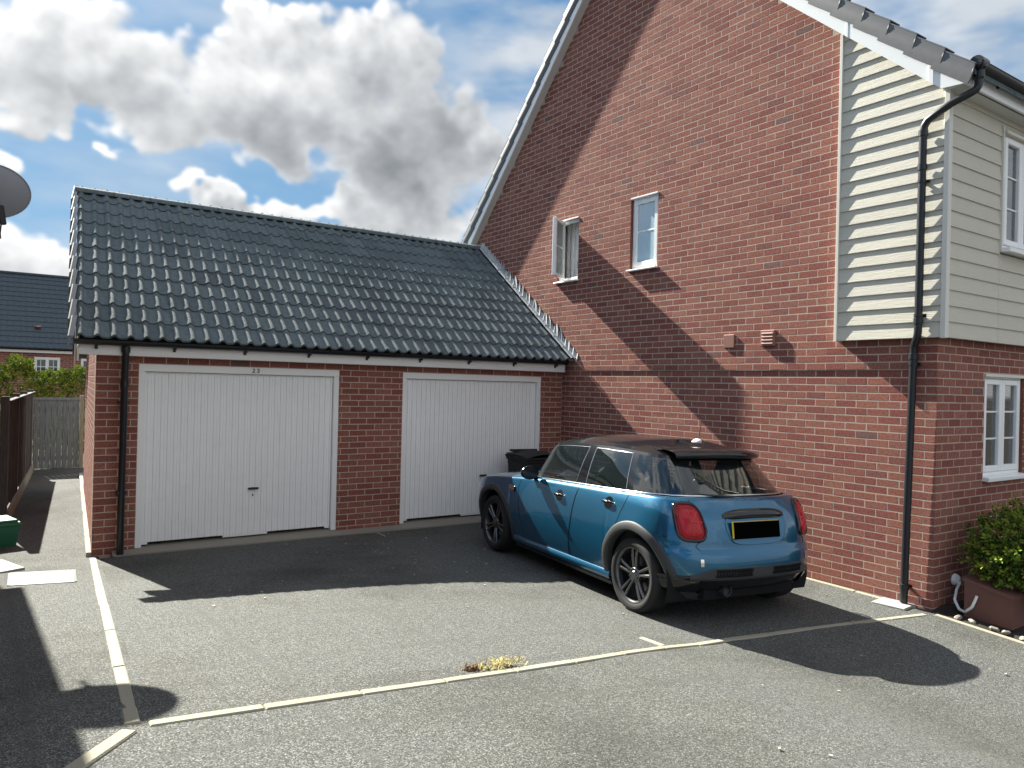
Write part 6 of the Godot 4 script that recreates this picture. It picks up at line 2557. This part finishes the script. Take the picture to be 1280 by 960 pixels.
func car_rear(o: Node) -> void:
	var g := Geo.new()
	# tailgate shut line
	var pts := []
	for q in [[-0.585, 0.99], [-0.60, 0.93], [-0.525, 0.85], [-0.51, 0.76], [-0.54, 0.69], [-0.60, 0.66], [-0.615, 0.635], [-0.58, 0.606], [-0.3, 0.598], [0.0, 0.597], [0.3, 0.598], [0.58, 0.606], [0.615, 0.635], [0.60, 0.66], [0.54, 0.69], [0.51, 0.76], [0.525, 0.85], [0.60, 0.93], [0.585, 0.99]]:
		pts.append(Vector2(q[0], q[1]))
	var line := []
	for k in pts.size() - 1:
		for m in 5:
			var q: Vector2 = (pts[k] as Vector2).lerp(pts[k + 1], m / 5.0)
			line.append(car_tail(q.x, q.y, 0.0004))
	seam(g, line, 0.0028)
	var tg := obj("tailgate", g, M.black_void, o)
	# bumper crease above the wheel arch
	for s in [-1.0, 1.0]:
		g = Geo.new()
		line = []
		for k in 13:
			var t := k / 12.0
			var p := car_side(lerpf(0.335, 0.405, t) if t < 0.0 else lerpf(0.30, 0.36, t), 0.700, 0.0006)
			line.append(flip_x(p) if s > 0 else p)
		seam(g, line, 0.0026)
		obj("bumper_seam", g, M.black_void, o)
	# recess round the plate
	g = Geo.new()
	var rws := []
	for j in 6:
		var r := [0.0, 0.6, 0.93, 0.97, 1.0, 1.02][j] as float
		var row := PackedVector3Array()
		for k in 49:
			var a := TAU * k / 48.0
			var sx := signf(cos(a)) * pow(absf(cos(a)), 0.42) * 0.335 * r
			var sy := signf(sin(a)) * pow(absf(sin(a)), 0.42) * 0.118 * r
			if sy < 0.0:
				sx *= 1.0 - 0.14 * (-sy / 0.118)
			var off := [0.003, 0.003, 0.004, 0.010, 0.008, -0.004][j] as float
			row.append(car_tail(sx, 0.760 + sy, off))
		rws.append(row)
	g.grid(rws, false)
	obj("plate_recess", g, M.car_paint, tg)
	# black grab bar
	g = Geo.new()
	rws = []
	for q in [[-0.034, 0.004], [-0.030, 0.022], [-0.006, 0.036], [0.024, 0.030], [0.036, 0.014], [0.038, 0.0]]:
		var row := PackedVector3Array()
		for k in 29:
			var t := k / 14.0 - 1.0
			var e := 1.0 - pow(absf(t), 6.0)
			row.append(car_tail(t * 0.345, 0.880 + q[0] * (0.4 + 0.6 * e) - 0.012 * t * t, q[1] * e + 0.002))
		rws.append(row)
	g.grid(rws, false)
	obj("grab_bar", g, M.car_black, tg)
	# plate, with a black panel added over it to blank its letters
	var pc := car_tail(0.0, 0.762, 0.012) + Vector3(-0.03, 0, 0)
	var slope := Basis(Vector3.RIGHT, -0.16)
	g = Geo.new()
	g.box(pc, Vector3(0.525, 0.135, 0.008), slope, 0.003)
	var np := obj("number_plate", g, M.plate_yellow, tg)
	np.set_meta("label", "yellow number plate blanked out in black")
	g = Geo.new()
	g.box(pc + slope * Vector3(0.010, -0.006, 0.0065), Vector3(0.514, 0.136, 0.006), slope, 0.002)
	obj("black_cover", g, M.plate_black, np)
	# wiper
	g = Geo.new()
	g.tube([car_glass(0.02, 0.03, 0.02), car_glass(0.18, 0.075, 0.022), car_glass(0.34, 0.13, 0.016)], [0.012, 0.008, 0.005], 6)
	obj("wiper", g, M.car_trim, tg)
	# lamps wrapped round the corners
	for s in [-1.0, 1.0]:
		var lamp := Geo.new()
		var bez := Geo.new()
		var yc := 0.820
		var xc := 0.632
		var shape := func(r: float, a: float, off: float) -> Vector3:
			var sx: float = signf(cos(a)) * pow(absf(cos(a)), 0.60) * 0.094 * r
			var sy: float = signf(sin(a)) * pow(absf(sin(a)), 0.60) * 0.132 * r
			# a little wider below than above, leaning outwards
			sx *= 1.0 - 0.08 * sy / 0.128
			var p := car_tail(-(xc - sx + sy * 0.02), yc + sy, off)
			return flip_x(p) if s > 0 else p
		rws = []
		for j in 8:
			var r := [0.0, 0.25, 0.5, 0.7, 0.85, 0.94, 0.99, 1.0][j] as float
			var row := PackedVector3Array()
			for k in 41:
				row.append(shape.call(r, TAU * k / 40.0, 0.010 + 0.016 * (1.0 - r * r)))
			rws.append(row)
		lamp.grid(rws, s > 0)
		var lp := obj("tail_lamp", lamp, M.lamp_red, o)
		rws = []
		for q in [[0.985, 0.008], [0.99, 0.018], [1.06, 0.021], [1.13, 0.016], [1.16, 0.004], [1.16, -0.006]]:
			var row := PackedVector3Array()
			for k in 41:
				row.append(shape.call(q[0], TAU * k / 40.0, q[1]))
			rws.append(row)
		bez.grid(rws, s > 0)
		obj("bezel", bez, M.car_black, lp)
		# lines of the light guides
		g = Geo.new()
		var strips := [[[0.0, 0.0], [0.0, 0.82]], [[0.0, 0.0], [0.80, 0.0]], [[0.12, 0.10], [0.62, 0.62]], [[0.12, -0.10], [0.62, -0.62]], [[0.0, 0.0], [0.0, -0.82]]]
		for st in strips:
			var pth := []
			for k in 7:
				var qx := lerpf(st[0][0], st[1][0], k / 6.0)
				var qy := lerpf(st[0][1], st[1][1], k / 6.0)
				var r := sqrt(qx * qx + qy * qy)
				var p := car_tail(-(xc - qx * 0.105 + qy * 0.128 * 0.06), yc + qy * 0.12, 0.0115 + 0.016 * (1.0 - r * r))
				pth.append(flip_x(p) if s > 0 else p)
			g.tube(pth, 0.0042, 5)
		obj("light_guide", g, M.lamp_pale, lp)
		g = Geo.new()
		for rr in [0.78, 0.90]:
			var pth := []
			for k in 41:
				pth.append(shape.call(rr, TAU * k / 40.0, 0.0108 + 0.016 * (1.0 - rr * rr)))
			g.tube(pth, 0.003, 4, false)
		obj("lamp_ring", g, M.lamp_dark, lp)
		# reflector in the bumper corner
		g = Geo.new()
		rws = []
		for q in [[0.03, 0.002], [0.026, 0.007], [-0.026, 0.007], [-0.03, 0.002]]:
			var row := PackedVector3Array()
			for k in 5:
				var p := car_tail(-lerpf(0.60, 0.575, k / 4.0), 0.515 + q[0], q[1])
				row.append(flip_x(p) if s > 0 else p)
			rws.append(row)
		g.grid(rws, s < 0)
		obj("reflector", g, M.chrome, o)
	# black lower bumper with mesh panels
	g = Geo.new()
	rws = []
	for q in [[0.475, 0.001], [0.470, 0.010], [0.40, 0.012], [0.385, 0.022], [0.375, 0.004]]:
		var row := PackedVector3Array()
		for k in 41:
			var t := k / 20.0 - 1.0
			var x := t * 0.66
			var y: float = q[0] - (0.06 * smoothstep(0.72, 1.0, absf(t)) if q[0] > 0.45 else 0.0)
			row.append(car_tail(x, y, q[1]))
		rws.append(row)
	g.grid(rws, true)
	var low := obj("lower_bumper", g, M.car_trim, o)
	g = Geo.new()
	rws = []
	for q in [[0.405, 0.004], [0.395, 0.012], [0.30, 0.006], [0.215, -0.02], [0.17, -0.10]]:
		var row := PackedVector3Array()
		for k in 61:
			var t := k / 30.0 - 1.0
			var a := absf(t)
			var u := 0.80 * (1.0 - a)
			u = lerpf(0.0, 0.80, a)
			var y: float = q[0]
			if a < 0.62:
				y += 0.0
			var p := car_body(u, y, q[1])
			row.append(Vector3(p.x * (-1.0 if t > 0 else 1.0), p.y, p.z))
		rws.append(row)
	g.grid(rws, true)
	obj("diffuser", g, M.car_black, low)
	for q in [[-0.46, -0.30], [-0.27, -0.13], [0.13, 0.27], [0.30, 0.46]]:
		g = Geo.new()
		for k in 7:
			var t := k / 6.0
			var x0: float = lerpf(q[0], q[1], t)
			g.tube([car_tail(x0 - 0.012, 0.412, 0.016), car_tail(x0 + 0.012, 0.462, 0.016)], 0.0035, 4)
			g.tube([car_tail(x0 + 0.012, 0.412, 0.016), car_tail(x0 - 0.012, 0.462, 0.016)], 0.0035, 4)
		for y in [0.410, 0.464]:
			g.tube([car_tail(q[0] - 0.012, y, 0.016), car_tail(q[1] + 0.012, y, 0.016)], 0.004, 4)
		obj("mesh_grille", g, M.black_void, low)
	# corner fins and tail pipe
	for s in [-1.0, 1.0]:
		g = Geo.new()
		rws = []
		for q in [[0.378, 0.0], [0.368, 0.016], [0.32, 0.022], [0.275, 0.018], [0.262, -0.01]]:
			var row := PackedVector3Array()
			for k in 13:
				var p := car_body(lerpf(0.40, 0.78, k / 12.0), q[0], q[1])
				row.append(flip_x(p) if s > 0 else p)
			rws.append(row)
		g.grid(rws, s > 0)
		obj("corner_fin", g, M.car_black, low)
	g = Geo.new()
	g.lathe([Vector2(0.0, 0.06), Vector2(0.036, 0.062), Vector2(0.037, 0.084), Vector2(0.043, 0.085), Vector2(0.045, 0.08), Vector2(0.044, 0.0)], Transform3D(Basis(Vector3.RIGHT, PI / 2), Vector3(-0.30, 0.272, 0.475)), 20)
	obj("tail_pipe", g, M.car_trim, low)

func car_front(o: Node) -> void:
	for s in [-1.0, 1.0]:
		var g := Geo.new()
		var rws := []
		for j in 6:
			var r := [0.0, 0.4, 0.7, 0.9, 1.0, 1.1][j] as float
			var row := PackedVector3Array()
			for k in 33:
				var a := TAU * k / 32.0
				var y := 0.655 + sin(a) * 0.105 * r
				var u := 2.62 + cos(a) * 0.12 * r
				var p := car_body(u, y, 0.02 * (1.0 - r * r) + 0.004)
				row.append(flip_x(p) if s > 0 else p)
			rws.append(row)
		g.grid(rws, s > 0)
		obj("headlamp", g, M.chrome, o)
	var g := Geo.new()
	var rws := []
	for j in 7:
		var y := lerpf(0.34, 0.62, j / 6.0)
		var row := PackedVector3Array()
		for k in 21:
			var t := k / 10.0 - 1.0
			var p := car_body(3.0 - absf(t) * 0.34, y, 0.012)
			row.append(Vector3(p.x * (-1.0 if t > 0 else 1.0), p.y, p.z))
		rws.append(row)
	g.grid(rws, false)
	obj("grille", g, M.car_trim, o)

func car_wheel(o: Node, s: float, wz: float) -> void:
	var w := Node3D.new()
	w.name = numbered("wheel", o)
	o.add_child(w, true)
	w.position = Vector3(s * 0.735, 0.312, wz)
	# local y along the axle, pointing outwards
	w.rotation.z = -s * PI / 2
	var spin := 0.0 if wz == 0.0 else 0.5
	var g := Geo.new()
	var tyre := []
	for q in [[0.222, -0.095], [0.262, -0.104], [0.296, -0.098], [0.309, -0.082], [0.3125, -0.05], [0.3135, 0.0], [0.3125, 0.05], [0.309, 0.084], [0.298, 0.101], [0.280, 0.109], [0.262, 0.111], [0.246, 0.108], [0.232, 0.100], [0.222, 0.094]]:
		tyre.append(Vector2(q[0], q[1]))
	var rows := []
	for q in tyre:
		var row := PackedVector3Array()
		for k in 57:
			var a := TAU * k / 56.0
			row.append(Vector3(cos(a) * q.x, q.y, sin(a) * q.x))
		rows.append(row)
	g.grid(rows, false)
	var ty := obj("tyre", g, M.rubber, w)
	g = Geo.new()
	for r in [0.272, 0.290]:
		rows = []
		for e in [-0.0015, 0.0, 0.0015]:
			var row := PackedVector3Array()
			for k in 57:
				var a := TAU * k / 56.0
				row.append(Vector3(cos(a) * (r + e), (0.1105 if r < 0.28 else 0.1055) + (0.0012 if e == 0.0 else -0.001), sin(a) * (r + e)))
			rows.append(row)
		g.grid(rows, false)
	obj("sidewall_ridge", g, M.rubber, ty)
	g = Geo.new()
	g.lathe([Vector2(0.206, -0.09), Vector2(0.206, 0.05), Vector2(0.214, 0.085), Vector2(0.222, 0.098), Vector2(0.230, 0.102), Vector2(0.232, 0.098)], Transform3D.IDENTITY, 56)
	g.lathe([Vector2(0.0, -0.02), Vector2(0.206, -0.03)], Transform3D.IDENTITY, 40)
	var rim := obj("rim", g, M.alloy_black, w)
	# brake disc seen between the spokes
	g = Geo.new()
	g.lathe([Vector2(0.07, 0.012), Vector2(0.142, 0.012), Vector2(0.142, -0.008)], Transform3D.IDENTITY, 40)
	obj("brake_disc", g, M.alloy_black, w)
	for k in 5:
		for side in [-1.0, 1.0]:
			g = Geo.new()
			var a: float = TAU * k / 5.0 + spin
			var c := Vector3(cos(a), 0, sin(a))
			var t: Vector3 = Vector3(-sin(a), 0, cos(a)) * side
			var secs := []
			for q in [[0.045, 0.013, 0.011, 0.080, 0.030], [0.10, 0.0185, 0.012, 0.088, 0.030], [0.16, 0.025, 0.0135, 0.094, 0.026], [0.214, 0.032, 0.015, 0.095, 0.03]]:
				secs.append(q)
			var ring := []
			for q in secs:
				var ctr: Vector3 = c * q[0] + t * q[1] + Vector3(0, q[3], 0)
				var row := PackedVector3Array()
				for e in [[-1.0, -1.0], [-1.0, -0.1], [-0.55, 0.0], [0.55, 0.0], [1.0, -0.1], [1.0, -1.0]]:
					row.append(ctr + t * (q[2] * e[0]) + Vector3(0, q[4] * e[1] + (0.0 if absf(e[0]) < 0.9 else -0.006), 0))
				ring.append(row)
			# flat facets read as machined edges
			for i in ring.size() - 1:
				for m in 5:
					g.quad_out(ring[i][m], ring[i][m + 1], ring[i + 1][m + 1], ring[i + 1][m], c * 0.14 + t * 0.03 + Vector3(0, 0.05, 0))
			obj("spoke", g, M.alloy_black, rim)
	g = Geo.new()
	g.lathe([Vector2(0.0, 0.092), Vector2(0.028, 0.092), Vector2(0.034, 0.086), Vector2(0.058, 0.084), Vector2(0.066, 0.074), Vector2(0.066, 0.04)], Transform3D.IDENTITY, 30)
	for k in 5:
		var a := TAU * (k + 0.5) / 5.0 + spin
		g.lathe([Vector2(0.0, 0.094), Vector2(0.008, 0.094), Vector2(0.009, 0.07)], Transform3D(Basis.IDENTITY, Vector3(cos(a) * 0.048, 0, sin(a) * 0.048)), 8)
	obj("hub", g, M.alloy_black, rim)

func car_inside(o: Node) -> void:
	var g := Geo.new()
	# tub: door cards, floor, bulkheads
	for s in [-1.0, 1.0]:
		g.box(Vector3(s * 0.70, 0.62, -0.95), Vector3(0.04, 0.66, 1.75))
	g.box(Vector3(0, 0.36, -0.9), Vector3(1.40, 0.04, 2.1))
	g.box(Vector3(0, 0.76, -0.10), Vector3(1.1, 0.04, 0.55))
	g.box(Vector3(0, 0.84, -1.78), Vector3(1.36, 0.22, 0.36), Basis.IDENTITY, 0.05)
	g.box(Vector3(0, 0.60, 0.17), Vector3(1.0, 0.50, 0.04))
	var cab := obj("interior", g, M.seat, o)
	for q in [[-0.36, -1.0], [0.36, -1.0], [-0.34, -0.32], [0.34, -0.32]]:
		g = Geo.new()
		var tilt := Basis(Vector3.RIGHT, 0.30)
		g.box(Vector3(q[0], 0.56, q[1] - 0.25), Vector3(0.50, 0.16, 0.50), Basis.IDENTITY, 0.06)
		g.box(Vector3(q[0], 0.86, q[1] + 0.05), Vector3(0.48, 0.56, 0.13), tilt, 0.055)
		g.box(Vector3(q[0], 1.185, q[1] + 0.15), Vector3(0.27, 0.17, 0.09), tilt, 0.04)
		g.box(Vector3(q[0], 1.09, q[1] + 0.125), Vector3(0.12, 0.08, 0.02), tilt)
		obj("seat", g, M.seat, cab)
	g = Geo.new()
	var ring := []
	for k in 25:
		var a := TAU * k / 24.0
		ring.append(Vector3(0.36, 0.93, -1.52) + Basis(Vector3.RIGHT, -0.4) * Vector3(cos(a) * 0.18, sin(a) * 0.18, 0))
	g.tube(ring, 0.014, 6, false)
	obj("steering_wheel", g, M.seat, cab)

# ------------------------------------------------------------------
func _ready() -> void:
	make_camera()
	make_light()
	make_materials()
	make_ground()
	make_brick_meshes()
	make_house()
	make_garage()
	make_far_house()
	make_neighbour()
	make_edgings()
	make_fence()
	make_gate()
	make_hedge()
	make_dish()
	make_car()
	make_small_things()
	for c in get_children():
		strip_counts(c)

func strip_counts(n: Node) -> void:
	for m in n.get_meta_list():
		if String(m).begins_with("count_"):
			n.remove_meta(m)
	for c in n.get_children():
		strip_counts(c)
